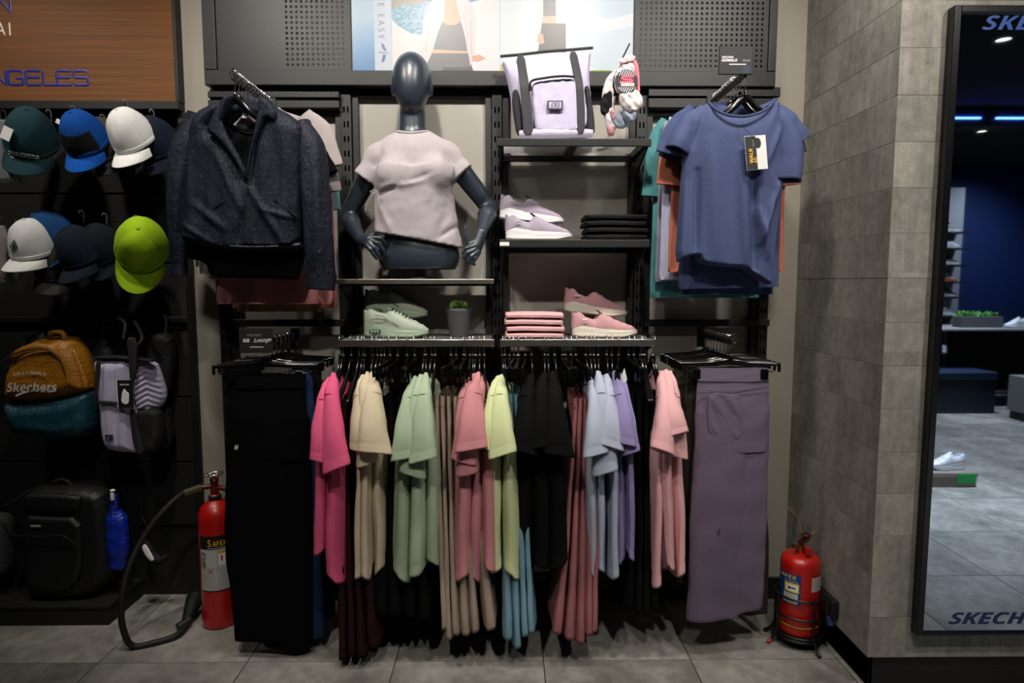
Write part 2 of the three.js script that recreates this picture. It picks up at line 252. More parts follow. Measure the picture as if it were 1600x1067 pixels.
// ---------- centre wall fixture ----------
const PX = [-1.252, -0.69, -0.037, 0.594, 1.155];               // uprights
const rectHole = (x0, x1, y0, y1) => { const h = new THREE.Path(); h.moveTo(x0, y0); h.lineTo(x0, y1); h.lineTo(x1, y1); h.lineTo(x1, y0); h.closePath(); return h; };
const rectShape = (x0, x1, y0, y1) => { const s = new THREE.Shape(); s.moveTo(x0, y0); s.lineTo(x1, y0); s.lineTo(x1, y1); s.lineTo(x0, y1); s.closePath(); return s; };
const plate = (shape, z0, d) => { const g = new THREE.ExtrudeGeometry(shape, { depth: d, bevelEnabled: false, curveSegments: 4 }); g.translate(0, 0, z0); return g; };
{
  const NAMES = ['at the far left end beside the grey wall strip', 'left of the mannequin bay', 'between mannequin bay and shelf bay', 'right of the shelf bay behind the sock bundle', 'at the right end behind the blue tee'];
  PX.forEach((x, i) => {
    const t = thing('slotted_upright', 'black slotted steel upright ' + NAMES[i], 'upright', [x, 0, 0.03]);
    const s = rectShape(x - 0.021, x + 0.021, 0.02, 2.325);
    for (let y = 0.12; y < 2.28; y += 0.062) for (const d of [-0.008, 0.008]) s.holes.push(rectHole(x + d - 0.0035, x + d + 0.0035, y, y + 0.026));
    part(t, 'slotted_face', plate(s, 0.058, 0.002), M.frame);
    part(t, 'channel', merge([box(x - 0.021, x - 0.018, 0.02, 2.325, 0.02, 0.058, 0.0005), box(x + 0.018, x + 0.021, 0.02, 2.325, 0.02, 0.058, 0.0005), box(x - 0.018, x + 0.018, 0.02, 2.325, 0.02, 0.024, 0.0005)]), M.blackMatte);
  });
  const BL = ['behind the navy jacket', 'behind the mannequin', 'behind the shoe shelves', 'behind the blue tee'], top = [2.24, 2.323, 2.32, 2.246];
  for (let k = 0; k < 4; k++) {
    const x0 = PX[k] + 0.024, x1 = PX[k + 1] - 0.024, y1 = top[k], t = thing('bay_panel', 'grey wall panel in a black steel frame ' + BL[k], 'wall panel', [(x0 + x1) / 2, 0.09, 0.02]);
    part(t, 'board', box(x0 + 0.02, x1 - 0.02, 0.11, y1 - 0.02, 0.004, 0.02, 0.001), M.panel);
    for (const [a, b] of [[x0, x0 + 0.027], [x1 - 0.027, x1]]) part(t, 'frame_bar', box(a, b, 0.11, y1, 0.021, 0.048), M.frame);
    part(t, 'frame_bar', box(x0 + 0.027, x1 - 0.027, y1 - 0.027, y1, 0.021, 0.048), M.frame);
    part(t, 'frame_bar', box(x0 + 0.027, x1 - 0.027, 0.11, 0.137, 0.021, 0.048), M.frame);
  }
  for (const [a, b, y0, y1, l] of [
    [PX[0] - 0.02, PX[1] - 0.022, 2.284, 2.31, 'upper black cross bar above the navy jacket'], [PX[0] - 0.02, PX[1] - 0.022, 2.241, 2.273, 'second black cross bar just above the navy jacket'],
    [PX[3] + 0.022, PX[4] + 0.03, 2.294, 2.334, 'upper black cross bar above the blue tee'], [PX[3] + 0.022, PX[4] + 0.02, 2.246, 2.286, 'second black cross bar just above the blue tee'],
    [PX[0], PX[1] - 0.022, 1.303, 1.334, 'black cross bar behind the lounge sign'], [PX[3] + 0.022, PX[4] + 0.02, 1.302, 1.333, 'black cross bar above the purple trousers']])
    { const m = part(thing('cross_bar', l, 'cross bar', [(a + b) / 2, y0, 0.07]), 'bar', box(a, b, y0, y1, 0.062, 0.086, 0.003), M.frame); }
}
{ // header box with perforated panels and the backlit poster
  const X0 = -1.2765, X1 = 1.1557, Y0 = 2.3305, Y1 = 2.86, YI = 2.394, XL = -0.653, XR = 0.547;
  const t = thing('header_box', 'wide black steel header over the shelves with perforated panels', 'header', [0, Y0, 0]);
  part(t, 'bottom_rail', box(X0, X1, Y0, YI, 0.001, 0.1, 0.004), M.frame);
  part(t, 'side_rail', box(X0, X0 + 0.055, YI, Y1, 0.001, 0.1, 0.004), M.frame); part(t, 'side_rail', box(X1 - 0.035, X1, YI, Y1, 0.001, 0.1, 0.004), M.frame);
  part(t, 'top_rail', box(X0, X1, Y1, Y1 + 0.03, 0.001, 0.1, 0.004), M.frame);
  const hole = (s, x, y, r) => { const h = new THREE.Path(); h.absarc(x, y, r, 0, Math.PI * 2, true); s.holes.push(h); };
  const perf = (a, b, h0, h1) => { const s = rectShape(a, b, YI + 0.001, Y1); for (let x = h0; x <= h1 + 0.002; x += 0.0215) for (let y = YI + 0.024; y < Y1 - 0.015; y += 0.0215) hole(s, x, y, 0.0058); return plate(s, 0.088, 0.0025); };
  part(t, 'perforated_panel', perf(X0 + 0.056, XL - 0.002, -0.925, -0.683), M.frame, 'left panel, half plain and half perforated');
  part(t, 'perforated_panel', perf(XR + 0.002, X1 - 0.036, 0.577, 1.092), M.frame, 'right panel perforated all over');
  part(t, 'lining', box(X0 + 0.06, XL - 0.01, YI + 0.002, Y1 - 0.002, 0.06, 0.066, 0.001), M.shelf); part(t, 'lining', box(XR + 0.01, X1 - 0.04, YI + 0.002, Y1 - 0.002, 0.06, 0.066, 0.001), M.shelf);
  // slot below the header with a row of small holes
  const s = rectShape(X0 + 0.04, X1 - 0.02, Y0 - 0.033, Y0 - 0.004); for (let x = X0 + 0.07; x < X1 - 0.03; x += 0.021) hole(s, x, Y0 - 0.012, 0.005);
  const u = thing('vent_strip', 'narrow black strip with a row of small holes under the header', 'vent strip', [0, Y0 - 0.033, 0.03]);
  part(u, 'strip', plate(s, 0.05, 0.002), M.blackMatte); part(u, 'backing', box(X0 + 0.05, X1 - 0.03, Y0 - 0.03, Y0 - 0.005, 0.036, 0.04, 0.0005), M.panel);
  // poster print
  const W = 1326, S = 3, H = Math.round(W * (Y1 - YI) / (XR - XL)), px = (x) => (x - 548) * S, py = (y) => H - (109 - y) * S;
  const tex = canvasTex(W, H, (c) => {
    const poly = (col, pts) => { c.fillStyle = col; c.beginPath(); pts.forEach(([x, y], i) => i ? c.lineTo(px(x), py(y)) : c.moveTo(px(x), py(y))); c.closePath(); c.fill(); };
    c.fillStyle = '#eef3f7'; c.fillRect(0, 0, W, H);
    let g = c.createLinearGradient(0, 0, px(582), py(109)); g.addColorStop(0, '#d9e6ee'); g.addColorStop(0.55, '#c8ddec'); g.addColorStop(0.8, '#8fb6dc'); g.addColorStop(1, '#6f9ac8'); c.fillStyle = g; c.fillRect(0, 0, px(583), H);
    c.fillStyle = '#dfe4ee'; c.fillRect(px(583), 0, S * 27, H);
    c.fillStyle = '#8db9d2'; c.fillRect(px(610), 0, S * 170, H); const r = rng(3);
    for (let i = 0; i < 3500; i++) { c.fillStyle = ['#a9cfe0', '#79a9c6', '#c3dde6', '#6d9fc0'][Math.floor(r() * 4)]; c.beginPath(); c.arc(px(610 + r() * 60), py(8 + r() * 48), 1 + r() * 3, 0, 7); c.fill(); }
    poly('#b8a79a', [[645, -200], [780, -200], [780, -5], [665, 3], [655, 8], [630, 9], [610, 15], [610, -200]]);
    poly('#fbf1ea', [[610, 30], [622, 42], [640, 52], [662, 55], [662, 110], [610, 110]]); poly('#fdf8f4', [[735, 5], [780, -8], [780, 110], [720, 110]]);
    poly('#f0b898', [[690, -10], [716, -10], [722, 30], [712, 40], [694, 40], [690, 30]]);                               // neck and chest
    poly('#8c8887', [[690, 34], [697, 39], [711, 39], [717, 34], [724, 48], [729, 80], [675, 80], [682, 55]]);          // grey top
    poly('#f3c1a4', [[675, 76], [728, 79], [729, 83], [672, 82]]); poly('#817d7d', [[668, 82], [731, 82], [737, 109], [664, 109]]); poly('#5f5c5e', [[690, 104], [736, 103], [738, 109], [690, 109]]);
    poly('#f2e2de', [[690, -12], [668, 8], [660, 30], [655, 72], [648, 88], [664, 100], [672, 84], [682, 50], [692, 30], [694, 0]]); poly('#f2e2de', [[714, -12], [736, 6], [742, 30], [741, 80], [738, 96], [733, 100], [728, 70], [720, 36], [712, 5]]);
    c.strokeStyle = '#d9c3bd'; c.lineWidth = 3; for (const l of [[[668, 30], [664, 80]], [[688, 20], [672, 70]], [[734, 30], [735, 84]], [[722, 20], [731, 60]]]) { c.beginPath(); c.moveTo(px(l[0][0]), py(l[0][1])); c.lineTo(px(l[1][0]), py(l[1][1])); c.stroke(); }
    poly('#f0b596', [[640, 85], [652, 82], [656, 92], [646, 97], [636, 92], [620, 88], [624, 84]]); poly('#f0b596', [[736, 86], [748, 84], [758, 90], [746, 95], [737, 94]]);
    poly('#f6f9fb', [[780, -200], [990, -200], [990, 110], [780, 110]]); poly('#dcebf4', [[860, -200], [990, -200], [990, 20], [950, 30], [890, 10]]); poly('#e3eef5', [[880, 60], [990, 40], [990, 110], [940, 110], [900, 90]]);
    poly('#f2e9e6', [[840, -40], [846, -40], [849, 40], [846, 62], [839, 58], [837, 20]]); poly('#f5efec', [[868, -40], [882, -40], [885, 30], [882, 44], [872, 42]]);
    poly('#7d7a79', [[848, -40], [868, -40], [868, 26], [848, 26]]); poly('#f2bd9f', [[848, 25], [868, 25], [870, 37], [846, 36]]); poly('#6b6864', [[846, 36], [884, 36], [884, 80], [840, 80]]); poly('#f0b596', [[840, 52], [848, 52], [850, 66], [844, 68], [839, 64]]);
    poly('#b5d64a', [[925, 107], [955, 107], [955, 110], [925, 110]]); poly('#f0c88a', [[780, 100], [800, 98], [800, 110], [780, 110]]);
    c.save(); c.translate(px(589), py(-17)); c.rotate(Math.PI / 2); c.fillStyle = '#8d92a2'; c.font = '42px sans-serif'; c.scale(0.92, 1); c.fillText('U T E   E A S Y', 0, 0); c.restore();
    poly('#7f8bb0', [[594, 66], [598, 70], [602, 80], [597, 78], [594, 72]]); poly('#7f8bb0', [[593, 96], [596, 84], [601, 85], [599, 92], [597, 96]]); poly('#9aa5c2', [[589, 80], [606, 82], [606, 83], [589, 82]]);
    for (const x of [610, 780]) { c.fillStyle = 'rgba(200,215,228,.8)'; c.fillRect(px(x) - 1, 0, 3, H); }
  });
  const p = thing('lightbox_poster', 'backlit fashion poster of two models in grey sportswear set in the header', 'poster', [(XL + XR) / 2, YI, 0.05]);
  part(p, 'box_frame', box(XL, XR, YI, Y1, 0.055, 0.086, 0.001), M.frame);
  const face = new THREE.PlaneGeometry(XR - XL - 0.006, Y1 - YI - 0.004); face.translate((XL + XR) / 2, (YI + Y1) / 2, 0.0865);
  part(p, 'glowing_print', face, new THREE.MeshStandardMaterial({ map: tex, color: 0x6a6a6a, roughness: 0.4, emissive: 0xffffff, emissiveMap: tex, emissiveIntensity: 0.58 }));
  const L = new THREE.RectAreaLight(0xf2f6ff, 0.62, XR - XL, Y1 - YI); L.position.set((XL + XR) / 2, (YI + Y1) / 2, 0.09); L.lookAt((XL + XR) / 2, (YI + Y1) / 2, 2); L.name = 'poster_glow'; scene.add(L);
}
// shelves: [name label, x0, x1, top y, depth, front edge height, kind]
const frosted = new THREE.MeshPhysicalMaterial({ color: 0xf0efec, roughness: 0.9, transmission: 0.6, thickness: 0 });
function shelf(label, x0, x1, y, z1, h, kind) {
  const t = thing('shelf', label, 'shelf', [(x0 + x1) / 2, y - h, 0.06]), z0 = 0.066;
  part(t, 'board', kind === 'top' ? new THREE.PlaneGeometry(x1 - x0 - 0.03, z1 - z0 - 0.014).rotateX(-Math.PI / 2).translate((x0 + x1) / 2, y - 0.002, (z0 + z1 - 0.014) / 2) : box(x0 + 0.012, x1 - 0.012, y - 0.014, y, z0, z1 - 0.012, 0.002), kind === 'top' ? frosted : M.shelf, kind === 'top' ? 'pale frosted board' : undefined);
  if (kind === 'top') part(t, 'cross_rib', box(mix(x0, x1, 0.5) - 0.016, mix(x0, x1, 0.5) + 0.016, y - 0.03, y - 0.003, z0, z1 - 0.012, 0.002), M.black); if (kind === 'top') for (const x of [x0 + 0.012, x1 - 0.03]) part(t, 'side_rail', box(x, x + 0.018, y - 0.03, y, z0, z1 - 0.0125, 0.002), M.black);
  part(t, 'front_rail', box(x0, x1, y - h, y, z1 - 0.012, z1, 0.003), kind === 'rail' ? M.steel : M.black);
  part(t, 'back_rail', box(x0 + 0.02, x1 - 0.02, y - h - 0.01, y - 0.0145, z0, z0 + 0.015, 0.002), M.black);
  for (const x of [x0 + 0.006, x1 - 0.022]) { const s = new THREE.Shape(); s.moveTo(0, 0); s.lineTo(z1 - 0.075, 0); s.lineTo(z1 - 0.075, -0.02); s.lineTo(0.03, -0.1); s.lineTo(0, -0.1); s.closePath(); const g = new THREE.ExtrudeGeometry(s, { depth: 0.008, bevelEnabled: false }); g.rotateY(-Math.PI / 2); g.translate(x + 0.012, y - 0.015, z0 - 0.004); part(t, 'bracket', g, M.black); }
  return t;
}
const Y_TOP = 2.059, Y_MID = 1.667, Y_LOW = 1.269, Y_MAN = 1.511;
shelf('black top shelf carrying the lilac backpack', -0.037, 0.573, Y_TOP, 0.35, 0.03, 'top');
const midShelf = shelf('black middle shelf carrying lilac shoes and folded black garments', -0.025, 0.576, Y_MID, 0.35, 0.032, 'plain');
part(midShelf, 'shelf_label', box(-0.023, 0.015, 1.642, 1.657, 0.35, 0.3515, 0.0005), M.paper, 'small white label on the shelf edge');
shelf('grey shelf with hanging rail carrying pink shoes and folded pink garments', -0.023, 0.602, Y_LOW, 0.35, 0.03, 'rail');
shelf('grey shelf with hanging rail carrying sage sneakers and a succulent', -0.674, -0.044, Y_LOW, 0.35, 0.03, 'rail');
shelf('steel edged shelf under the mannequin bust', -0.691, -0.047, Y_MAN, 0.3, 0.02, 'rail');
// arms that stick out from the wall and carry hangers
const ARM = {};
for (const [k, x, y, l] of [['jacket', -1.0, 2.262, 'black face-out arm holding the navy jacket and tees'], ['tee', 0.885, 2.275, 'black face-out arm holding the blue tee and others'], ['black', -0.93, 1.275, 'black face-out arm holding the black trousers'], ['purple', 0.87, 1.282, 'black face-out arm holding the purple trousers']]) {
  ARM[k] = [x, y];
  const t = thing('hanging_arm', l, 'hanging arm', [x, y, 0.08]);
  part(t, 'arm', box(x - 0.006, x + 0.006, y - 0.025, y, 0.086, 0.49, 0.003), M.black); part(t, 'stop', box(x - 0.006, x + 0.006, y - 0.0, y + 0.02, 0.482, 0.49, 0.002), M.black); part(t, 'mount', box(x - 0.02, x + 0.02, y - 0.07, y + 0.02, 0.0865, 0.092, 0.002), M.black);
}
// signs on two of the arms
function sign(label, x0, x1, y0, y1, z, draw, ry = 0) {
  const t = thing('brand_sign', label, 'sign', [(x0 + x1) / 2, y0, z], null, true); t.rotation.y = ry; const w = x1 - x0, h = y1 - y0;
  part(t, 'plate', new RoundedBoxGeometry(w, h, 0.008, 2, 0.003).translate(0, h / 2, 0), M.blackMatte);
  const [g, m] = decal(w * 0.96, h * 0.96, canvasTex(512, Math.round(512 * h / w), draw)); g.translate(0, h / 2, 0.0045); part(t, 'print', g, m);
  return t;
}
sign('black square sign lettered go walk wear above the blue tee', 0.78, 0.905, 2.255, 2.356, 0.5, (c, w, h) => {
  c.fillStyle = '#17181a'; c.fillRect(0, 0, w, h); c.fillStyle = '#e6e6e6'; c.font = 'bold 38px sans-serif'; c.fillText('SKECHERS', 34, h * 0.42);
  c.font = 'bold 58px sans-serif'; c.save(); c.transform(1, 0, -0.2, 1, 0, 0); c.fillText('GOWALK', 72, h * 0.55); c.restore(); c.fillStyle = '#9a9a9a'; c.font = '46px sans-serif'; c.fillText('WEAR', 356, h * 0.55);
  c.fillStyle = '#d8d8d8'; for (let i = 0; i < 14; i++) c.fillRect(152 + i * 19, h * 0.63, 13 + (i % 3), 17); c.fillStyle = '#1d2c44'; c.fillRect(w * 0.72, h * 0.72, w * 0.2, h * 0.24);
});
sign('black square sign lettered go lounge above the black trousers', -1.006, -0.88, 1.232, 1.327, 0.5, (c, w, h) => {
  c.fillStyle = '#101112'; c.fillRect(0, 0, w, h); c.fillStyle = '#8f8f8f'; c.font = '50px sans-serif'; c.fillText('SKECHERS', 118, h * 0.33);
  c.fillStyle = '#f2f2f2'; c.font = 'bold 74px sans-serif'; c.fillText('GO', 52, h * 0.57); c.font = 'italic 80px serif'; c.save(); c.transform(1, -0.05, -0.2, 1, 0, 0); c.fillText('Lounge', 262, h * 0.61); c.restore();
  c.fillStyle = '#c0c0c0'; for (let i = 0; i < 11; i++) c.fillRect(160 + i * 20, h * 0.75, 14 + (i % 3), 18);
});

// ---------- mannequin bust ----------
{
  const skin = new THREE.MeshPhysicalMaterial({ color: 0x27303a, roughness: 0.36, clearcoat: 0.25, clearcoatRoughness: 0.35 });
  const base = [-0.363, Y_MAN, 0.19], t = thing('mannequin_bust', 'dark grey faceless mannequin bust in a pale mauve tee on the steel edged shelf', 'mannequin', base);
  const head = [-0.385, 2.316, 0.2], neckB = [-0.385,2.104,0.185];
  const shL = [-0.535,2.017,0.175], shR = [-0.235,2.023,0.175], elL = [-0.677,1.779,0.13], elR = [-0.068,1.814,0.13], wrL = [-0.595,1.673,0.25], wrR = [-0.099,1.698,0.27];
  const chest = [-0.381,1.957,0.19], waist = [-0.377,1.755,0.18], hip = [-0.366,1.608,0.18], bot = 1.551;
  const torso = (x, y, z) => {
    let d = ell(x, y, z, chest, [0.158, 0.17, 0.105]);
    d = smin(d, cone(x, y, z, shL, shR, 0.046, 0.046), 0.06);
    d = smin(d, ell(x, y, z, [-0.449,1.934,0.265], [0.062, 0.058, 0.052]), 0.03); d = smin(d, ell(x, y, z, [-0.277,1.94,0.265], [0.062, 0.058, 0.052]), 0.03);
    d = smin(d, ell(x, y, z, waist, [0.125, 0.16, 0.088]), 0.05); d = smin(d, ell(x, y, z, hip, [0.172, 0.12, 0.105]), 0.06);
    return d;
  };
  const skull = (x, y, z) => {
    let d = ell(x, y, z, [head[0], head[1] + 0.012, head[2] - 0.012], [0.08, 0.108, 0.098]);
    d = smin(d, ell(x, y, z, [head[0] + 0.001, head[1] - 0.05, head[2] + 0.02], [0.058, 0.082, 0.07]), 0.035);
    for (const s of [-1, 1]) d = smin(d, ell(x, y, z, [head[0] + s * 0.078, head[1] - 0.028, head[2] - 0.012], [0.01, 0.026, 0.017]), 0.012);
    return d;
  };
  const body = (x, y, z) => {
    let d = torso(x, y, z);
    d = smin(d, cone(x, y, z, [head[0], head[1] - 0.06, head[2] - 0.022], neckB, 0.05, 0.056), 0.02);
    d = smin(d, skull(x, y, z), 0.012);
    for (const [S, E, W] of [[shL, elL, wrL], [shR, elR, wrR]]) {
      const fm = [mix(E[0], W[0], 0.3), mix(E[1], W[1], 0.3), mix(E[2], W[2], 0.3)];
      d = smin(d, cone(x, y, z, S, E, 0.047, 0.037), 0.03); d = smin(d, cone(x, y, z, E, fm, 0.037, 0.037), 0.012); d = smin(d, cone(x, y, z, fm, W, 0.037, 0.022), 0.012);
    }
    return Math.max(d, bot - y);
  };
  const gBody = surfaceNets(body, [base[0] - 0.36, bot - 0.02, 0.02], [base[0] + 0.37, head[1] + 0.14, 0.36], 0.0075);
  // hands: palm, four bent fingers and a thumb each
  const hand = (chains, palm, lo, hi) => surfaceNets((x, y, z) => {
    let d = palm.reduce((s, [A, B, a, b]) => smin(s, cone(x, y, z, A, B, a, b), 0.012), 1);
    for (const c of chains) { let f = 1; for (let i = 0; i < c.length - 1; i++) f = smin(f, cone(x, y, z, c[i], c[i + 1], 0.0098 - i * 0.0012, 0.0088 - i * 0.0012), 0.002); d = smin(d, f, 0.003); }
    return d;
  }, lo, hi, 0.0028);
  const LH = hand([
    [[-0.546,1.68,0.27], [-0.512,1.677,0.272], [-0.489,1.655,0.255], [-0.488,1.632,0.235]], [[-0.547,1.666,0.278], [-0.52,1.656,0.285], [-0.499,1.63,0.275], [-0.495,1.608,0.258]], [[-0.554,1.656,0.283], [-0.532,1.637,0.29], [-0.518,1.612,0.284], [-0.511,1.594,0.27]], [[-0.564,1.648,0.284], [-0.548,1.63,0.29], [-0.536,1.609,0.287], [-0.528,1.594,0.277]],
    [[-0.574,1.684,0.25], [-0.546,1.696,0.23], [-0.525,1.684,0.215]]],
    [[wrL, [-0.559,1.672,0.27], 0.022, 0.019], [wrL, [-0.569,1.656,0.275], 0.02, 0.014]], [wrL[0] - 0.03, wrL[1] - 0.11, 0.18], [wrL[0] + 0.14, wrL[1] + 0.05, 0.32]);
  const RH = hand([
    [[-0.127,1.645,0.3], [-0.157,1.634,0.315], [-0.17,1.616,0.31], [-0.158,1.606,0.298]], [[-0.122,1.632,0.3], [-0.152,1.616,0.316], [-0.168,1.598,0.313], [-0.153,1.588,0.3]], [[-0.114,1.622,0.298], [-0.139,1.601,0.312], [-0.152,1.583,0.309], [-0.14,1.575,0.298]], [[-0.109,1.617,0.293], [-0.124,1.593,0.303], [-0.135,1.575,0.302], [-0.127,1.57,0.295]],
    [[-0.124,1.663,0.29], [-0.15,1.652,0.3], [-0.16,1.683,0.302], [-0.162,1.719,0.3]]],
    [[wrR, [-0.119,1.645,0.29], 0.022, 0.018], [wrR, [-0.112,1.627,0.285], 0.02, 0.014]], [wrR[0] - 0.12, wrR[1] - 0.15, 0.21], [wrR[0] + 0.05, wrR[1] + 0.07, 0.36]);
  part(t, 'body', merge([gBody, LH, RH]), skin);
  part(t, 'wrist_seam', new THREE.TorusGeometry(0.0225, 0.0012, 6, 28).rotateX(Math.PI / 2 - 0.45).rotateZ(-0.35).translate(mix(elR[0], wrR[0], .97), mix(elR[1], wrR[1], .97), mix(elR[2], wrR[2], .97)), M.rubber);
  part(t, 'pole', merge([lathe([[0.0, 0.012], [0.013, 0.012], [0.013, 0.1], [0, 0.1]], 16, base[0], Y_MAN, 0.18), lathe([[0, 0], [0.075, 0], [0.075, 0.006], [0.02, 0.012], [0, 0.012]], 28, base[0], Y_MAN, 0.18)]), M.black);
  // the tee: torso inflated, falling straight from the bust, with short sleeves
  const yb = chest[1], hemL = 1.707, hemR = 1.641, xl = -0.556, xr = -0.187;
  const cl = creases([[-0.553, 1.848, -0.429, 1.899, 0.012, -0.008], [-0.429, 1.891, -0.314, 1.933, 0.009, -0.006], [-0.535, 1.877, -0.357, 1.899, 0.012, 0.008], [-0.258, 1.815, -0.288, 1.687, 0.02, -0.005], [-0.545, 1.8, -0.484, 1.687, 0.014, 0.006], [-0.216, 1.73, -0.288, 1.678, 0.01, -0.007], [-0.54, 2.039, -0.576, 1.941, 0.012, -0.006], [-0.265, 2.026, -0.237, 1.942, 0.012, -0.006]]);
  const tee = (x, y, z) => {
    let d = torso(x, y, z) - 0.007;
    const k = clamp((yb - y) / (yb - 0.5 * (hemL + hemR))), cx = mix(chest[0], 0.5 * (xl + xr), k), a = mix(0.163, 0.184, k * k), b = mix(0.118, 0.108, k), q = Math.hypot((x - cx) / a, (z - 0.2) / b);
    if (y < yb + 0.06) d = smin(d, Math.max((q - 1) * b, y - yb), 0.03);
    d = smin(d, cone(x, y, z, [shL[0] + 0.012, shL[1], shL[2]], [-0.592,1.919,0.18], 0.05, 0.056), 0.02);
    d = smin(d, cone(x, y, z, [shR[0] - 0.012, shR[1], shR[2]], [-0.174,1.941,0.18], 0.05, 0.056), 0.02);
    d -= cl(x * 1.07, y) * sm(0.1, 0.22, z) + 0.004 * N(x * 16, y * 12, z * 14) + 0.0018 * N(x * 40, y * 30, z * 40);
    const hem = mix(hemL, hemR, clamp((x - xl) / (xr - xl))), inBody = Math.abs(x - cx) < 0.2 - 0.03 * sm(0.2, 1, 1 - k);
    d = Math.max(d, hem - y);
    const A = [-0.639,1.964,0.18], B = [-0.549,1.898,0.18], C = [-0.133,1.991,0.18], E = [-0.22,1.907,0.18];                       // sleeve hems
    d = Math.max(d, x < A[0] + 0.1 && y > B[1] - 0.05 ? ((B[1] - A[1]) * (x - A[0]) - (B[0] - A[0]) * (y - A[1])) / Math.hypot(B[0] - A[0], B[1] - A[1]) : -1);
    d = Math.max(d, x > C[0] - 0.09 && y > E[1] - 0.05 ? ((E[0] - C[0]) * (y - C[1]) - (E[1] - C[1]) * (x - C[0])) / Math.hypot(C[0] - E[0], C[1] - E[1]) : -1);
    d = Math.max(d, 0.064 - Math.hypot(x - neckB[0], (y - 2.119) * 1.4, (z - 0.19) * 0.95));
    return d;
  };
  const tg = surfaceNets(tee, [base[0] - 0.32, hemR - 0.02, 0.04], [base[0] + 0.32, shL[1] + 0.12, 0.37], 0.006);
  const teeMat = cloth(0xa69ea1, { bumpScale: 0.0007 }), sh = part(t, 't_shirt', tg, teeMat, 'pale mauve cropped t-shirt with short sleeves');
  const ringPts = []; for (let i = 0; i < 36; i++) { const a = i / 36 * Math.PI * 2, x = neckB[0] + 0.067 * Math.cos(a), z = 0.19 + 0.067 * Math.sin(a); ringPts.push([x, 2.114 - 0.004 - 0.012 * Math.sin(a) + 0.008 * Math.abs(Math.cos(a)), z]); }
  part(sh, 'neckband', new THREE.TubeGeometry(new THREE.CatmullRomCurve3(ringPts.map((q) => V3(...q)), true), 72, 0.0065, 8, true), teeMat);
  part(sh, 'drawstring', merge([pipe([[-0.52,1.867,0.29], [-0.534,1.845,0.3], [-0.555,1.814,0.29], [-0.569,1.784,0.285]], 0.0016, 16, 5), pipe([[-0.52,1.867,0.29], [-0.508,1.828,0.3], [-0.502,1.782,0.3]], 0.0016, 16, 5), pipe([[-0.52,1.867,0.29], [-0.545,1.861,0.295], [-0.523,1.851,0.3]], 0.0016, 16, 5)]), teeMat);
}

// ---------- hangers ----------
function hangerShapes(kind) {
  const hook = pipe([[0.0, -0.075, 0], [0.0, -0.035, 0], [0.004, -0.024, 0], [0.016, -0.016, 0], [0.019, -0.004, 0], [0.012, 0.008, 0], [0, 0.012, 0], [-0.012, 0.008, 0], [-0.017, -0.003, 0]], 0.0017, 30, 6);
  const neck = merge([lathe([[0, -0.03], [0.008, -0.03], [0.011, -0.02], [0.007, -0.008], [0.009, 0], [0, 0.006]], 14, 0, -0.066, 0)]);
  const arms = kind === 'tee'
    ? tube([[-0.185, -0.225, 0], [-0.13, -0.19, 0], [-0.05, -0.135, 0], [0, -0.092, 0], [0.05, -0.135, 0], [0.13, -0.19, 0], [0.185, -0.225, 0]], { a: [0.006, 0.012, 0.011, 0.014, 0.011, 0.012, 0.006], b: [0.006, 0.009, 0.006, 0.006, 0.006, 0.009, 0.006], n: 36, m: 12, lip: false, cap0: true, cap1: true, up: [0, 0, 1] })
    : merge([tube([[-0.19, -0.1, 0], [-0.08, -0.098, 0], [0, -0.09, 0], [0.08, -0.098, 0], [0.19, -0.1, 0]], { a: [0.007, 0.009, 0.013, 0.009, 0.007], b: [0.006, 0.006, 0.008, 0.006, 0.006], n: 24, m: 12, lip: false, cap0: true, cap1: true }), rod([-0.17, -0.128, 0.0], [0.17, -0.128, 0.0], 0.0022, 6), box(-0.193, -0.183, -0.13, -0.096, -0.005, 0.005), box(0.183, 0.193, -0.13, -0.096, -0.005, 0.005)]);
  const clip = (x) => merge([box(x - 0.015, x + 0.015, -0.158, -0.118, 0.005, 0.011, 0.002), box(x - 0.015, x + 0.015, -0.158, -0.118, -0.011, -0.005, 0.002), rod([x - 0.012, -0.134, 0], [x + 0.012, -0.134, 0], 0.005, 8)]);
  return { hook, neck, arms, clips: kind === 'tee' ? [] : [clip(-0.13), clip(0.13)] };
}
const HG = { tee: hangerShapes('tee'), clip: hangerShapes('clip') };
const protoHanger = {};
function hanger(kind, pos, ry, label, group, rz = 0) {
  let t;
  if (!protoHanger[kind]) {
    t = protoHanger[kind] = thing(kind === 'tee' ? 'shirt_hanger' : 'clip_hanger', label, 'hanger', pos, group, true); const s = HG[kind];
    part(t, 'hook', s.hook, M.chrome); part(t, 'neck', s.neck, M.blackGloss); part(t, 'arms', s.arms, M.blackGloss);
    s.clips.forEach((c) => part(t, 'clip', c, M.blackGloss));
  } else t = copyOf(protoHanger[kind], label, group);
  if (!group) delete t.userData.group;
  t.position.set(...pos); t.rotation.set(0, ry, rz); return t;
}
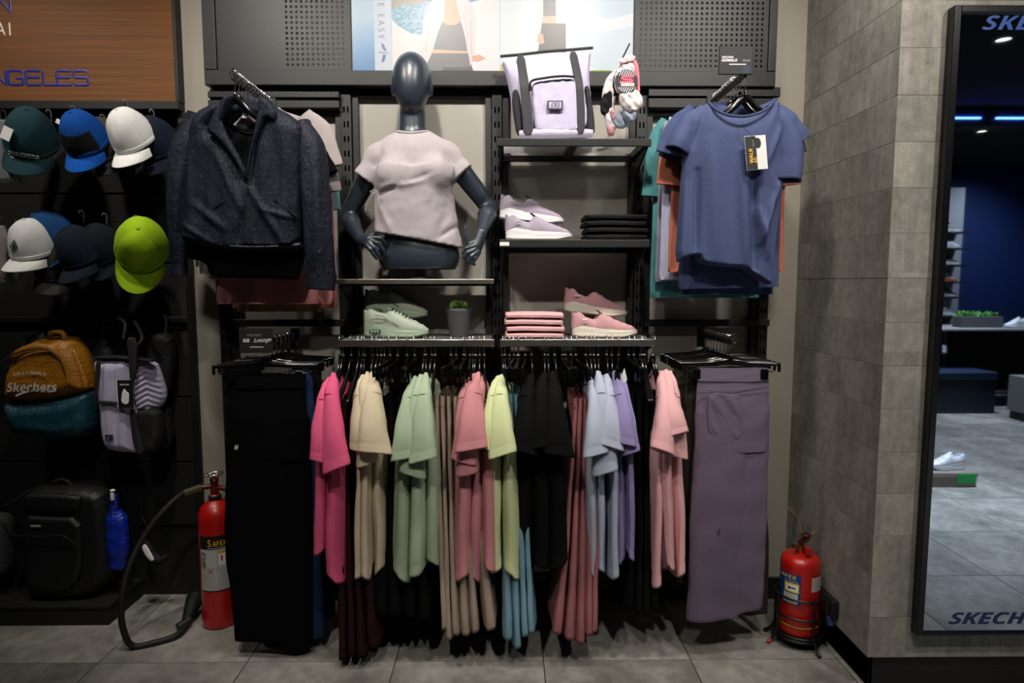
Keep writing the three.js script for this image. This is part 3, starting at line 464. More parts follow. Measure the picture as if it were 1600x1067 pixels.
{ // hangers on the four arms
  const [ax, ay] = ARM.jacket, [bx, by] = ARM.tee, [cx, cy] = ARM.black, [dx, dy] = ARM.purple;
  hanger('tee', [ax, ay, 0.465], 0.12, 'black hanger inside the navy jacket collar');
  for (let k = 0; k < 11; k++) hanger('tee', [ax, ay, 0.43 - 0.029 * k], 0.06 + 0.05 * Math.sin(k * 2.3), 'black hanger in the row behind the navy jacket', 'hangers behind the navy jacket');
  hanger('tee', [bx + 0.01, by, 0.465], -0.12, 'black hanger in the neck of the blue tee');
  for (let k = 0; k < 9; k++) hanger('tee', [bx, by, 0.435 - 0.034 * k], -0.05 + 0.06 * Math.sin(k * 1.7), 'black hanger in the row behind the blue tee', 'hangers behind the blue tee');
  hanger('clip', [cx, cy, 0.46], 0.1, 'black clip hanger holding the black trousers');
  for (let k = 0; k < 6; k++) hanger('clip', [cx, cy, 0.42 - 0.05 * k], 0.05 * Math.sin(k * 2 + 1), 'black clip hanger in the row behind the black trousers', 'hangers behind the black trousers');
  hanger('clip', [dx, dy, 0.465], -0.04, 'black clip hanger holding the purple trousers');
  for (let k = 0; k < 8; k++) hanger('clip', [dx, dy, 0.43 - 0.042 * k], 0.04 * Math.sin(k * 2.2), 'black clip hanger in the row behind the purple trousers', 'hangers behind the purple trousers');
}
// ---------- navy jacket ----------
{
  const nm = nylon(0x151a27, { roughness: 0.62, specularIntensity: 0.45, bumpMap: bumpCrepe, bumpScale: 0.0032 }), inner = cloth(0x080809, { specularIntensity: 0.2 }), rib = nylon(0x151a27, { bumpMap: bumpCrepe, bumpScale: 0.0012 }), t = thing('windbreaker_jacket', 'navy crinkled windbreaker jacket hung open over a black tee', 'jacket', [ARM.jacket[0], 1.621, 0.46]);
  const crk = (x, y) => 0.004 * (1 - Math.abs(N(x * 11, y * 5, 3.1)) * 2) + 0.0016 * N(x * 34, y * 16, 8.2) + 0.0018 * Math.sin(x * 90 + 4 * N(x * 6, y * 3, 1)) * sm(0, 0.25, 2.068 - y);
  const bodyO = [[-1.014,2.171],[-1.064,2.16],[-1.146,2.123],[-1.17,2.056],[-1.196,1.858],[-1.211,1.74],[-1.219,1.663],[-1.158,1.647],[-1.086,1.63],[-1.034,1.623],[-0.98,1.63],[-0.894,1.625],[-0.771,1.633],[-0.762,1.764],[-0.756,1.952],[-0.739,2.057],[-0.778,2.105],[-0.862,2.149],[-0.88,2.16],[-0.895,2.123],[-0.914,2.056],[-0.939,1.975],[-0.959,1.87],[-0.969,1.924],[-1,1.987],[-1.041,2.033],[-1.092,2.056],[-1.047,2.102],[-1.016,2.132]];
  const cs = creases([[-0.934, 1.834, -0.821, 1.645, 0.015, 0.012], [-0.961, 1.763, -0.99, 1.632, 0.012, -0.012], [-1.151, 1.787, -1.031, 1.692, 0.014, 0.01], [-1.095, 1.975, -1.118, 1.74, 0.02, -0.01], [-0.833, 2.022, -0.829, 1.764, 0.022, -0.009], [-1.049, 1.951, -0.973, 1.763, 0.013, 0.01], [-1.202, 1.716, -1.086, 1.644, 0.01, 0.008], [-0.889, 1.764, -0.77, 1.728, 0.009, 0.008]]);
  part(t, 'body', puff(bodyO, { z: (x, y) => 0.475 + 0.02 * (x - ARM.jacket[0]), t: 0.045, e: 0.07, cell: 0.005, round: 1, hem: (x, y) => y < 1.678, fold: (x, y, d) => (crk(x, y) * 1.3 + cs(x, y)) * sm(0, 0.012, d) }), nm);
  const sleeve = (name, pts, a, b, ph) => { const g = tube(pts, { a, b, n: 70, m: 44, fold: (u, v) => 0.0028 * N(u * 9, v * 9, ph) + 0.005 * (0.5 - Math.abs(N(u * 5 + ph, v * 6, ph))) + 0.0025 * Math.sin(u * 38 + 5 * v) * sm(.1, .5, v) }); return part(t, name, g, nm); };
  const sl = sleeve('sleeve', [[-1.155,2.123,0.45], [-1.202,1.976,0.46], [-1.218,1.834,0.47], [-1.231,1.668,0.47], [-1.237,1.549,0.46]], [0.028, 0.05, 0.042, 0.03, 0.024], [0.03, 0.05, 0.05, 0.04, 0.028], 1.3);
  part(sl, 'cuff', tube([[-1.237,1.568,0.463], [-1.238,1.524,0.46]], { a: [0.026, 0.025], b: [0.03, 0.03], n: 6, m: 36, fold: (u) => 0.0022 * Math.sin(u * 150) }), rib);
  const sr = sleeve('sleeve', [[-0.761,2.092,0.45], [-0.727,1.989,0.46], [-0.711,1.834,0.475], [-0.702,1.668,0.48], [-0.695,1.52,0.475]], [0.03, 0.052, 0.053, 0.054, 0.05], [0.03, 0.05, 0.05, 0.045, 0.035], 4.7);
  part(sr, 'cuff', tube([[-0.697,1.529,0.477], [-0.702,1.471,0.475]], { a: [0.056, 0.052], b: [0.037, 0.034], n: 8, m: 60, fold: (u) => 0.003 * Math.sin(u * 190) }), rib);
  part(t, 'collar', puff([[-1.008,2.175],[-0.985,2.166],[-1.013,2.111],[-1.031,2.072],[-0.948,1.918],[-0.948,1.867],[-0.967,1.905],[-1.029,2.001],[-1.086,2.045],[-1.068,2.083],[-1.04,2.134]], { z: (x, y) => 0.525, t: 0.012, e: 0.02, cell: 0.004, fold: (x, y, d) => crk(x, y) * sm(0, .01, d) }), nm);
  part(t, 'collar', puff([[-0.89,2.17],[-0.864,2.161],[-0.842,2.139],[-0.824,2.102],[-0.837,2.073],[-0.867,2.091],[-0.884,2.061],[-0.907,2.004],[-0.928,1.946],[-0.937,1.895],[-0.948,1.867],[-0.938,1.946],[-0.916,2.027],[-0.899,2.095]], { z: (x, y) => 0.525, t: 0.012, e: 0.02, cell: 0.004, fold: (x, y, d) => crk(x, y) * sm(0, .01, d) }), nm);
  part(t, 'collar_back', puff([[-1.033,2.18],[-0.997,2.192],[-0.949,2.192],[-0.904,2.18],[-0.898,2.143],[-0.939,2.129],[-0.992,2.129],[-1.044,2.143]], { z: 0.43, t: 0.008, e: 0.02, cell: 0.005 }), nm);
  part(t, 'zipper', pipe([[-0.937,1.869,0.52], [-0.944,1.781,0.523], [-0.949,1.711,0.523], [-0.957,1.628,0.518]], 0.004, 20, 6), M.blackMatte, 'dark zip down the front');
  part(t, 'waistband', tube([[-1.212,1.665,0.475], [-1.106,1.642,0.478], [-0.985,1.629,0.482], [-0.865,1.629,0.484], [-0.766,1.637,0.484]], { a: [0.011], b: [0.02, 0.04, 0.042, 0.04, 0.02], up: [0, 0, 1], n: 60, m: 20, fold: (u, v) => 0.002 * Math.sin(v * 160), lip: false, cap0: true, cap1: true }), rib);
  part(t, 'zip_pull', box(-0.942, -0.935, 1.822, 1.842, 0.528, 0.531, 0.001), M.chrome);
  for (const q of [[[-1.094,1.754],[-1.012,1.807]], [[-0.768,1.736],[-0.848,1.801]]]) part(t, 'pocket_welt', rod([q[0][0], q[0][1], 0.519], [q[1][0], q[1][1], 0.522], 0.005, 8), nm);
  // the black tee on the same hanger, longer than the jacket
  const u = thing('black_t_shirt', 'black tee showing in the open jacket front and below its hem', 't-shirt', [ARM.jacket[0], 1.51, 0.42]);
  const dz = (x, y, d) => 0.005 * N(x * 9, y * 4, 6) + 0.003 * Math.sin(x * 60 + 3 * N(x * 4, y * 4, 2));
  part(u, 'body', puff([[-1.064,2.122],[-1.031,2.089],[-0.969,2.072],[-0.915,2.087],[-0.885,2.117],[-0.785,2.08],[-0.77,1.937],[-0.776,1.508],[-0.892,1.51],[-1.015,1.515],[-1.133,1.515],[-1.165,1.579],[-1.238,1.589],[-1.224,1.841],[-1.186,2.079]], { z: 0.415, t: 0.025, e: 0.05, fold: dz, hem: (x, y) => y < 1.549 }), inner);
  part(u, 'neckband', pipe([[-1.055,2.119,0.43], [-1.019,2.081,0.443], [-0.96,2.064,0.445], [-0.91,2.079,0.443], [-0.884,2.115,0.43]], 0.004, 24, 8), inner);
  part(u, 'neck_label', box(-0.985, -0.961, 2.11, 2.129, 0.444, 0.4455, 0.0005), M.paper);
  part(u, 'sleeve', tube([[-0.784,2.07,0.41], [-0.738,1.975,0.41], [-0.704,1.896,0.41]], { a: [0.03, 0.06, 0.068], b: [0.02, 0.03, 0.03], n: 24, m: 28, fold: (s, v) => 0.004 * N(s * 6, v * 4, 2) }), inner);
  part(u, 'sleeve', tube([[-1.19,2.093,0.41], [-1.215,2.069,0.41], [-1.228,2.053,0.41]], { a: [0.03, 0.035, 0.035], b: [0.02, 0.025, 0.025], n: 12, m: 28 }), inner);
}
// a tee seen from the front on one of the arms; only its edges show behind the first one
function backTee(o) {
  const m = cloth(o.color), t = thing('t_shirt', o.label, 't-shirt', [o.x, o.y0, o.z]), w = o.w, s = o.seed;
  const g = tube([[o.x, o.y1, o.z], [o.x, o.y1 - 0.06, o.z], [o.x, mix(o.y1, o.y0, 0.5), o.z], [o.x + (o.dx ?? 0), o.y0, o.z]], { a: [0.09, w * 0.85, w, w * 1.02], b: [0.006, 0.012, 0.014, 0.016], n: 40, m: 56, tilt: o.tilt ?? 0, fold: (u, v) => 0.006 * sm(0.2, 1, v) * Math.sin(u * 6.283 * (7 + s % 3) + s) + 0.004 * N(u * 9, v * 4, s) });
  part(t, 'body', g, m);
  for (const d of [-1, 1]) { const a = [o.x + d * w * 0.72, o.y1 - 0.03, o.z]; part(t, 'sleeve', tube([a, [a[0] + d * 0.07 * (o.sx ?? 0.8), a[1] - 0.07, o.z], [a[0] + d * 0.11 * (o.sx ?? 0.8), a[1] - (o.sl ?? 0.17), o.z + 0.005]], { a: [0.04, 0.06 * (o.sw ?? 1), 0.068 * (o.sw ?? 1)], b: [0.008, 0.014, 0.016], n: 20, m: 32, fold: (u, v) => 0.004 * N(u * 7, v * 4, s + d) }), m); }
  return t;
}
{ // behind the navy jacket
  const x = ARM.jacket[0] + 0.01, y1 = 2.17;
  backTee({ color: 0x9d9494, label: 'pale grey mauve tee right behind the navy jacket, its sleeve showing at right', x: x + 0.03, y1, y0: 1.53, z: 0.36, w: 0.24, seed: 2, sl: 0.2 });
  backTee({ color: 0x8e8484, label: 'second pale mauve tee behind the navy jacket, lower sleeve showing', x: x + 0.005, y1: y1 - 0.02, y0: 1.56, z: 0.325, w: 0.25, seed: 3, sl: 0.27 });
  backTee({ color: 0xb27474, label: 'dusty pink top behind the navy jacket with its side showing at right', x: x + 0.045, y1: y1 - 0.13, y0: 1.41, z: 0.285, w: 0.235, seed: 4, sl: 0.5, sx: 0.3, sw: 0.8 });
  backTee({ color: 0x6f9fa3, label: 'teal blue top behind the navy jacket, a strip of sleeve showing', x: x + 0.05, y1: y1 - 0.05, y0: 1.6, z: 0.25, w: 0.2, seed: 5, sl: 0.3, sx: 0.7, sw: 0.7 });
  backTee({ color: 0x9a7d5c, label: 'tan top hung behind the dusty pink top with its hem showing lowest', x: x + 0.04, y1: y1 - 0.06, y0: 1.375, z: 0.22, w: 0.17, seed: 6, sl: 0.2, sx: 0.3, sw: 0.6 });
  backTee({ color: 0xa05c58, label: 'deeper rose top behind the jacket, hem showing below the black tee', x: x + 0.05, y1: y1 - 0.06, y0: 1.39, z: 0.185, w: 0.215, seed: 7, sl: 0.2, sx: 0.25, sw: 0.6 });
}
// ---------- blue tee ----------
{
  const bm = cloth(0x434d70, { roughness: 0.75, bumpScale: 0.001 }), t = thing('sports_t_shirt', 'slate blue sports tee hung at front with a black and yellow swing tag', 't-shirt', [0.875, 1.483, 0.46]);
  const cs = creases([[0.756, 2.002, 0.785, 1.597, 0.03, 0.012], [0.865, 1.978, 0.898, 1.573, 0.02, 0.012], [0.916, 1.908, 0.933, 1.549, 0.014, -0.02], [1.019, 1.861, 0.949, 1.646, 0.013, 0.018], [0.94, 1.765, 0.98, 1.597, 0.014, 0.014], [1.003, 1.837, 1.006, 1.549, 0.012, -0.012], [0.71, 1.908, 0.711, 1.597, 0.012, -0.014], [0.663, 1.86, 0.653, 1.573, 0.012, 0.012], [0.74, 2.142, 0.696, 2.002, 0.012, -0.008], [1.018, 2.072, 0.963, 1.932, 0.012, 0.01]]);
  const O = [[0.759,2.165],[0.704,2.137],[0.665,2.095],[0.663,1.955],[0.653,1.765],[0.644,1.568],[0.677,1.588],[0.721,1.602],[0.737,1.566],[0.818,1.556],[0.898,1.551],[0.934,1.525],[0.974,1.5],[1.014,1.486],[1.027,1.646],[1.044,1.837],[1.047,2.002],[1.028,2.119],[1.014,2.175],[0.993,2.177],[0.979,2.147],[0.932,2.123],[0.885,2.116],[0.824,2.123],[0.783,2.142]];
  const bd = part(t, 'body', puff(O, { z: (x, y) => 0.47, t: 0.05, e: 0.1, cell: 0.0055, hem: (x, y) => y < 1.609 && x > 0.653 && x < 1.017, fold: (x, y, d) => (1.35 * cs(x, y) + 0.005 * N(x * 11, y * 3, 4)) * sm(0, 0.015, d) }), bm);
  part(t, 'neckband', pipe([[0.752,2.159,0.49], [0.769,2.128,0.515], [0.806,2.107,0.525], [0.863,2.099,0.53], [0.916,2.11,0.525], [0.966,2.136,0.51], [0.996,2.173,0.485]], 0.0052, 40, 8), bm);
  part(t, 'back_neck', puff([[0.774,2.183],[0.828,2.164],[0.902,2.155],[0.975,2.167],[1.023,2.191],[1.015,2.141],[0.965,2.108],[0.879,2.098],[0.817,2.117]], { z: 0.43, t: 0.006, e: 0.02 }), bm);
  part(t, 'neck_label', box(0.879, 0.906, 2.121, 2.138, 0.437, 0.4385, 0.0005), M.blackMatte);
  const sl = (pts, a, b, s) => part(t, 'sleeve', tube(pts, { a, b, n: 36, m: 44, fold: (u, v) => 0.006 * N(u * 5, v * 3, s) * sm(.1, .6, v) + 0.003 * Math.sin(u * 25 + s) * v }), bm);
  sl([[0.738,2.144,0.46], [0.684,2.081,0.47], [0.642,1.986,0.475]], [0.018, 0.04, 0.046], [0.02, 0.036, 0.042], 3);
  sl([[0.988,2.159,0.46], [1.035,2.082,0.47], [1.063,1.977,0.48], [1.055,1.877,0.485]], [0.018, 0.042, 0.05, 0.054], [0.02, 0.038, 0.046, 0.045], 7);
  sl([[1.02,2.159,0.44], [1.078,2.104,0.435], [1.127,2.034,0.43]], [0.018, 0.03, 0.034], [0.016, 0.03, 0.03], 9);
  const tag = thing('swing_tag', 'black white and yellow swing tag hanging on the blue tee', 'price tag', [0.918, 1.906, 0.548], null, true); tag.rotation.set(-0.05, 0.1, 0.1);
  const tw = 0.081, th = 0.123;
  part(tag, 'card', new RoundedBoxGeometry(tw, th, 0.002, 1, 0.0008).translate(0, th / 2, 0), M.paper);
  const [g, m] = decal(tw * 0.98, th * 0.98, canvasTex(256, 384, (c, w, h) => { c.fillStyle = '#1b1b1b'; c.fillRect(0, 0, w * .52, h); c.fillStyle = '#d6d6d2'; c.fillRect(w * .52, 0, w * .48, h); c.fillStyle = '#1b1b1b'; c.beginPath(); c.ellipse(w * .6, h * .22, w * .16, h * .16, 0, 0, 7); c.fill(); c.save(); c.translate(w * .08, h * .96); c.rotate(-Math.PI / 2); c.fillStyle = '#e8b01e'; c.font = 'bold 62px sans-serif'; c.fillText('WALK', 60, 64); c.font = 'bold 44px sans-serif'; c.fillText('GO', 60, 108); c.fillStyle = '#8a8a8a'; c.font = '30px sans-serif'; c.fillText('WEAR', 250, 90); c.restore(); }));
  g.translate(0, th / 2, 0.0013); part(tag, 'print', g, m);
  const pr = part(t, 'chest_print', merge([0, 1].map((i) => { const q = new THREE.Shape(); q.moveTo(0, 0); q.lineTo(0.012, 0.003); q.lineTo(0.018, 0.009); q.lineTo(0.006, 0.006); q.closePath(); return new THREE.ShapeGeometry(q).translate(0.87 + i * 0.014, 1.967 + i * 0.003, 0.534); })), mat(0x8f98a8, 0.6), 'small pale chest mark');
  part(t, 'tag_string', pipe([[0.86,2.085,0.532], [0.867,2.055,0.542], [0.9,2.022,0.55], [0.914,2.015,0.551]], 0.0009, 20, 5), M.rubber);
}
{ // tees behind the blue one
  const x = 0.865, y1 = 2.18, teal = 0x4c8688;
  backTee({ color: 0x434d70, label: 'second slate blue tee right behind the front one, lower hem showing', x: x + 0.005, y1, y0: 1.475, z: 0.405, w: 0.192, seed: 11, tilt: -0.004 });
  backTee({ color: 0x434d70, label: 'third slate blue tee behind the front one with the lowest blue hem', x: x + 0.012, y1: y1 - 0.01, y0: 1.45, z: 0.37, w: 0.18, seed: 12 });
  backTee({ color: 0xcd7a62, label: 'coral orange tee behind the blue tees, sleeve at left and side at right', x: x + 0.02, y1, y0: 1.539, z: 0.335, w: 0.225, seed: 13, sl: 0.27, sx: 0.62, sw: 0.85 });
  backTee({ color: 0xb0b2cb, label: 'pale lilac tee with a hem strip between the coral and teal tees', x: x - 0.025, y1: y1 - 0.005, y0: 1.508, z: 0.3, w: 0.205, seed: 14, sl: 0.16, sx: 0.25, sw: 0.55 });
  backTee({ color: 0x8b8ba0, label: 'grey lilac tee behind the pale lilac one, darker hem at left', x: x - 0.04, y1: y1 - 0.01, y0: 1.5, z: 0.265, w: 0.2, seed: 15, sl: 0.16, sx: 0.2, sw: 0.55 });
  backTee({ color: teal, label: 'teal tee hung rearmost behind the blue and coral tees', x: x - 0.03, y1, y0: 1.433, z: 0.23, w: 0.225, seed: 16, sl: 0.3, sx: 0.55, sw: 0.75 });
}
// ---------- trousers seen from the front ----------
function frontTrousers(o) {
  const m = o.mat, t = thing('trousers', o.label, 'trousers', [o.top[0], o.foot[0][1], o.z], o.group), f = (s) => (u, v) => 0.006 * sm(0.1, 1, v) * Math.sin(u * 6.283 * 3 + s + 2 * v) + 0.005 * N(u * 6, v * 7, s);
  const w = o.w, [x, y] = o.top, crotch = y - 0.28;
  const hips = tube([[x, y - 0.05, o.z], [x, y - 0.18, o.z], [x + (o.cx ?? 0), crotch - 0.05, o.z]], { a: [w * 0.96, w, w * 0.98], b: [0.016, 0.03, 0.032], n: 40, m: 56, lip: false, fold: (u, v) => 0.004 * N(u * 8, v * 4, o.seed) });
  part(t, 'hips', hips, m);
  part(t, 'waistband', tube([[x, y, o.z], [x, y - 0.055, o.z]], { a: [w * 0.93, w * 0.97], b: [0.013, 0.019], n: 10, m: 56, fold: (u, v) => 0.002 * N(u * 10, v * 2, 3) }), m);
  o.foot.forEach(([fx, fy, fw, kx, kw], i) => part(t, 'leg', tube([[x + (i ? 0.3 : -0.24) * w, crotch + 0.1, o.z + 0.004 - 0.014 * i], [kx, mix(crotch, fy, 0.45), o.z + 0.006 - 0.012 * i], [fx, fy, o.z + (o.fz ?? 0) - 0.012 * i]], { a: [w * 0.74, kw, fw], b: [0.029, 0.03, 0.03], n: 56, m: 48, fold: f(o.seed + i), tilt: o.tilt ?? 0 }), m));
  return t;
}
{
  const purple = cloth(0x665a6d, { bumpScale: 0.0005 }), z = 0.465;
  const t = frontTrousers({ label: 'mauve purple flared trousers hung at front with a patch pocket', mat: purple, top: [[0.883,1.169]][0], z, w: 0.144, seed: 3, spread: 0.92, tilt: -0.012,
    foot: [[0.825, 0.155, 0.107, 0.843, 0.117], [0.962, 0.183, 0.068, 0.955, 0.078]] });
  part(t, 'pocket', puff([[0.781,1.078],[0.887,1.066],[0.905,1.058],[0.915,0.983],[0.913,0.89],[0.843,0.895],[0.788,0.908],[0.778,0.983]], { z: 0.494, t: 0.003, e: 0.006, cell: 0.004, fold: (x, y, d) => (0.002 * N(x * 20, y * 14, 4) + 0.0022 * Math.sin((x * 1.6 + y) * 60)) * sm(0, .02, d) }), purple);
  part(t, 'waist_seam', pipe([[0.737,1.088,0.487], [0.787,1.086,0.492], [0.875,1.084,0.496], [0.96,1.096,0.492], [1.02,1.107,0.484]], 0.002, 24, 6), purple);
  part(t, 'leg_print', merge([text('S', 0.022, 0.0006, 0.822, 0.518, 0.506, { skew: 0.2 })]), mat(0x4a4052, 0.6), 'small tonal mark on the shin');
  const olive = cloth(0x2a2a20); let k = 0;
  for (const [px, l] of [[1068, 'dark olive trousers left of the purple pair, leftmost strip'], [1080, 'dark olive trousers just left of the purple pair, nearer strip']]) { const a = [0.719, 1.153]; const dx = (px - 1068) * 0.0027; const s = thing('trousers', l, 'trousers', [a[0] + dx, 0.3, 0.3 + k * 0.06]); part(s, 'leg', tube([[a[0] + dx, a[1], 0.33 + k * 0.05], [a[0] + dx, 0.9, 0.33 + k * 0.05], [a[0] + dx + 0.01, 0.265, 0.33 + k * 0.05]], { a: [0.03, 0.042, 0.05], b: [0.02, 0.03, 0.03], n: 40, m: 40, fold: (u, v) => 0.006 * Math.sin(u * 18 + v * 2) * v }), olive); part(s, 'waistband', tube([[a[0] + dx, a[1] + 0.03, 0.33 + k * 0.05], [a[0] + dx, a[1] - 0.01, 0.33 + k * 0.05]], { a: [0.03], b: [0.02], n: 4, m: 30 }), olive); k++; }
  frontTrousers({ label: 'dark olive trousers behind the purple pair, hem showing at right', mat: cloth(0x26261d), top: [[0.924,1.155]][0], z: 0.37, w: 0.13, seed: 9, foot: [[0.905, 0.186, 0.08, 0.906, 0.07], [1.036, 0.121, 0.055, 1.017, 0.06]] });
  // left side: black trousers and the ones behind
  const bk = cloth(0x050506, { bumpScale: 0.0005, specularIntensity: 0.15 }), zb = 0.46;
  const b = frontTrousers({ label: 'black wide trousers hung at front with a small white diamond mark', mat: bk, top: [[-0.927,1.144]][0], z: zb, w: 0.157, seed: 5, spread: 0.95, foot: [[-0.979, 0.073, 0.102, -0.974, 0.132], [-0.871, 0.035, 0.098, -0.862, 0.093]] });
  const dm = new THREE.Shape(); dm.moveTo(0, 0.014); dm.lineTo(0.007, 0.0); dm.lineTo(0.0, -0.014); dm.lineTo(-0.007, 0.0); dm.closePath();
  const slit = (q) => { const g = new THREE.ShapeGeometry(q); g.translate(-1.034, 0.867, 0.499); return g; };
  const dl = new THREE.Shape(); dl.moveTo(-0.001, 0.013); dl.lineTo(-0.001, -0.004); dl.lineTo(-0.007, -0.012); dl.lineTo(-0.007, 0.0); dl.closePath(); const dr = new THREE.Shape(); dr.moveTo(0.001, -0.013); dr.lineTo(0.001, 0.004); dr.lineTo(0.007, 0.012); dr.lineTo(0.007, 0.0); dr.closePath();
  part(b, 'diamond_mark', merge([slit(dl), slit(dr)]), mat(0xc8c8c8, 0.6), 'small white split diamond');
  const mk = (l, c, px, pz, w, fy, s) => { const a = [[-0.904,1.115]][0], x = px; const q = thing('trousers', l, 'trousers', [x, fy, pz]); part(q, 'leg', tube([[x, a[1], pz], [x + 0.005, 0.8, pz], [x + 0.012, fy, pz]], { a: [w * .8, w, w * 1.05], b: [0.02, 0.03, 0.035], n: 40, m: 44, fold: (u, v) => 0.006 * Math.sin(u * 20 + s) * v }), cloth(c)); part(q, 'waistband', tube([[x, a[1] + 0.035, pz], [x, a[1] - 0.01, pz]], { a: [w * .8], b: [0.02], n: 4, m: 30 }), cloth(c)); };
  mk('denim blue trousers showing as a narrow strip right of the black pair', 0x17304f, -0.812, 0.4, 0.06, 0.059, 1);
  mk('black trousers behind the blue strip, furthest right of the left group', 0x060607, -0.815, 0.31, 0.075, 0.088, 2);
  mk('black trousers behind the front black pair, hidden at the left edge', 0x060607, -1.057, 0.35, 0.09, 0.116, 3);
}

// ---------- garments hung side-on from the front rails ----------
const RAILZ = 0.343, RAILY = Y_LOW + 0.002;
// hangers: turned edge-on so that their hooks lap the rail
{
  const r = rng(21), put = (px, kind, label, group) => hanger(kind, [px, RAILY + 0.001, RAILZ], Math.PI / 2 + (r() - 0.5) * (kind === 'tee' ? 0.22 : 0.5), label, group, 0);
  for (const x of [-0.666, -0.656, -0.623, -0.592, -0.577, -0.569, -0.538, -0.518, -0.503, -0.49]) put(x, 'tee', 'black plastic hanger with chrome hook above the fuchsia and cream tees', 'hangers at the left end of the left rail');
  for (const x of [-0.467, -0.436, -0.398, -0.367]) put(x, 'clip', 'black clip hanger with chrome hook above the black trousers', 'clip hangers over the black trousers');
  for (const x of [-0.328, -0.321, -0.3, -0.285]) put(x, 'tee', 'black plastic hanger with chrome hook above the sage green tees', 'hangers over the sage green tees');
  for (const x of [-0.221, -0.2, -0.17, -0.164, -0.144]) put(x, 'clip', 'black clip hanger with chrome hook above the beige trousers', 'clip hangers over the beige trousers');
  for (const x of [-0.131, -0.121, -0.105, -0.087]) put(x, 'tee', 'black plastic hanger with chrome hook above the dusty rose tees', 'hangers over the dusty rose tees');
  for (const x of [-0.013, -0.003]) put(x, 'tee', 'black plastic hanger with chrome hook above the lime tees', 'hangers over the lime tees');
  for (const x of [0.015, 0.033, 0.049, 0.054, 0.08]) put(x, 'clip', 'black clip hanger with chrome hook above the light blue trousers', 'clip hangers over the light blue trousers');
  for (const x of [0.105, 0.157, 0.172, 0.198]) put(x, 'tee', 'black plastic hanger with chrome hook above the black tees', 'hangers over the black tees');
  for (const x of [0.231, 0.242, 0.265, 0.283]) put(x, 'clip', 'black clip hanger with chrome hook above the rose trousers', 'clip hangers over the rose trousers');
  for (const x of [0.324, 0.342, 0.357, 0.375, 0.409, 0.43]) put(x, 'tee', 'black plastic hanger with chrome hook above the pale blue and violet tees', 'hangers over the pale blue and violet tees');
  for (const x of [0.458, 0.497, 0.52]) put(x, 'clip', 'black clip hanger with chrome hook above the black trousers by the violet tee', 'clip hangers right of the violet tees');
  for (const x of [0.546, 0.553, 0.564, 0.592, 0.6]) put(x, 'tee', 'black plastic hanger with chrome hook above the baby pink tees', 'hangers over the baby pink tees');
}
const teeMats = {};
const cm = (c) => (teeMats[c] ??= cloth(c, { bumpScale: 0.0008, specularIntensity: 0.25 }));
// tee in the plane of its hanger: one sleeve points to the room. top/shoulder/hem positions in metres
function railTee(label, color, { top, sh, hem, hw, body, bw, seed, group, fl = 1 }) {
  const m = cm(color), t = thing('t_shirt', label, 't-shirt', [body[1][0], body[1][1], 0.36], group), s = seed;
  const dz = ((s * 7) % 5 - 2) * 0.009, fs = (u, v) => (-0.0011 * Math.exp(-(((v - 0.92) / 0.014) ** 2)) + 0.0055 * Math.sin(u * 6.283 * 2 + s + v) * sm(0.1, 0.8, v) + 0.004 * N(u * 5, v * 3, s)) * fl;
  const st = (v) => -0.0011 * Math.exp(-(((v - 0.95) / 0.012) ** 2)), fb = (u, v) => 0.006 * Math.sin(u * 6.283 * 3 + s * 2 + 2.2 * v + 2 * N(v * 3, s)) * sm(0.08, 0.6, v) + 0.0075 * N(u * 6, v * 3, s + 3) * sm(0, .4, v) + st(v), lean = [0.02, -0.025, 0.03, -0.015][s % 4];
  const mid = [mix(sh[0], hem[0], 0.5), mix(sh[1], hem[1], 0.5), mix(sh[2], hem[2], 0.5) + 0.015];
  part(t, 'body', tube([[top[0], top[1] - 0.004, 0.345 + dz], [mix(top[0], body[0][0], .4), top[1] - 0.06, 0.352 + dz], [body[0][0], body[0][1], 0.36 + dz], [mix(body[0][0], body[1][0], .5), mix(body[0][1], body[1][1], .5), 0.37 + dz], [body[1][0], body[1][1], 0.375 + dz]], { a: [0.01, bw * 0.8, bw * 1.2, bw * 1.3, bw * 1.35], b: [0.05, 0.145, 0.185, 0.185, 0.18], n: 90, m: 72, e: 0.75, fold: fb, cap0: true, tilt: lean }), m);
  const sl = part(t, 'sleeve', tube([[top[0], top[1], 0.405], [mix(top[0], sh[0], .6), mix(top[1], sh[1], .45), 0.47], sh, mid, hem], { a: [0.01, 0.02, hw * 0.55, hw * 0.8, hw], b: [0.012, 0.025, 0.034, 0.036, 0.03], n: 64, m: 44, fold: fs, cap0: true, tilt: (seed % 2 ? 1 : -1) * 0.012, e: 0.9 }), m);
  part(sl, 'shoulder_seam', new THREE.TorusGeometry(1, 0.055, 5, 40).scale(hw * 0.53, 0.036, 0.02).rotateX(Math.PI / 2 - 0.5).translate(sh[0], sh[1] + 0.0, sh[2] - 0.002), m);
  return t;
}
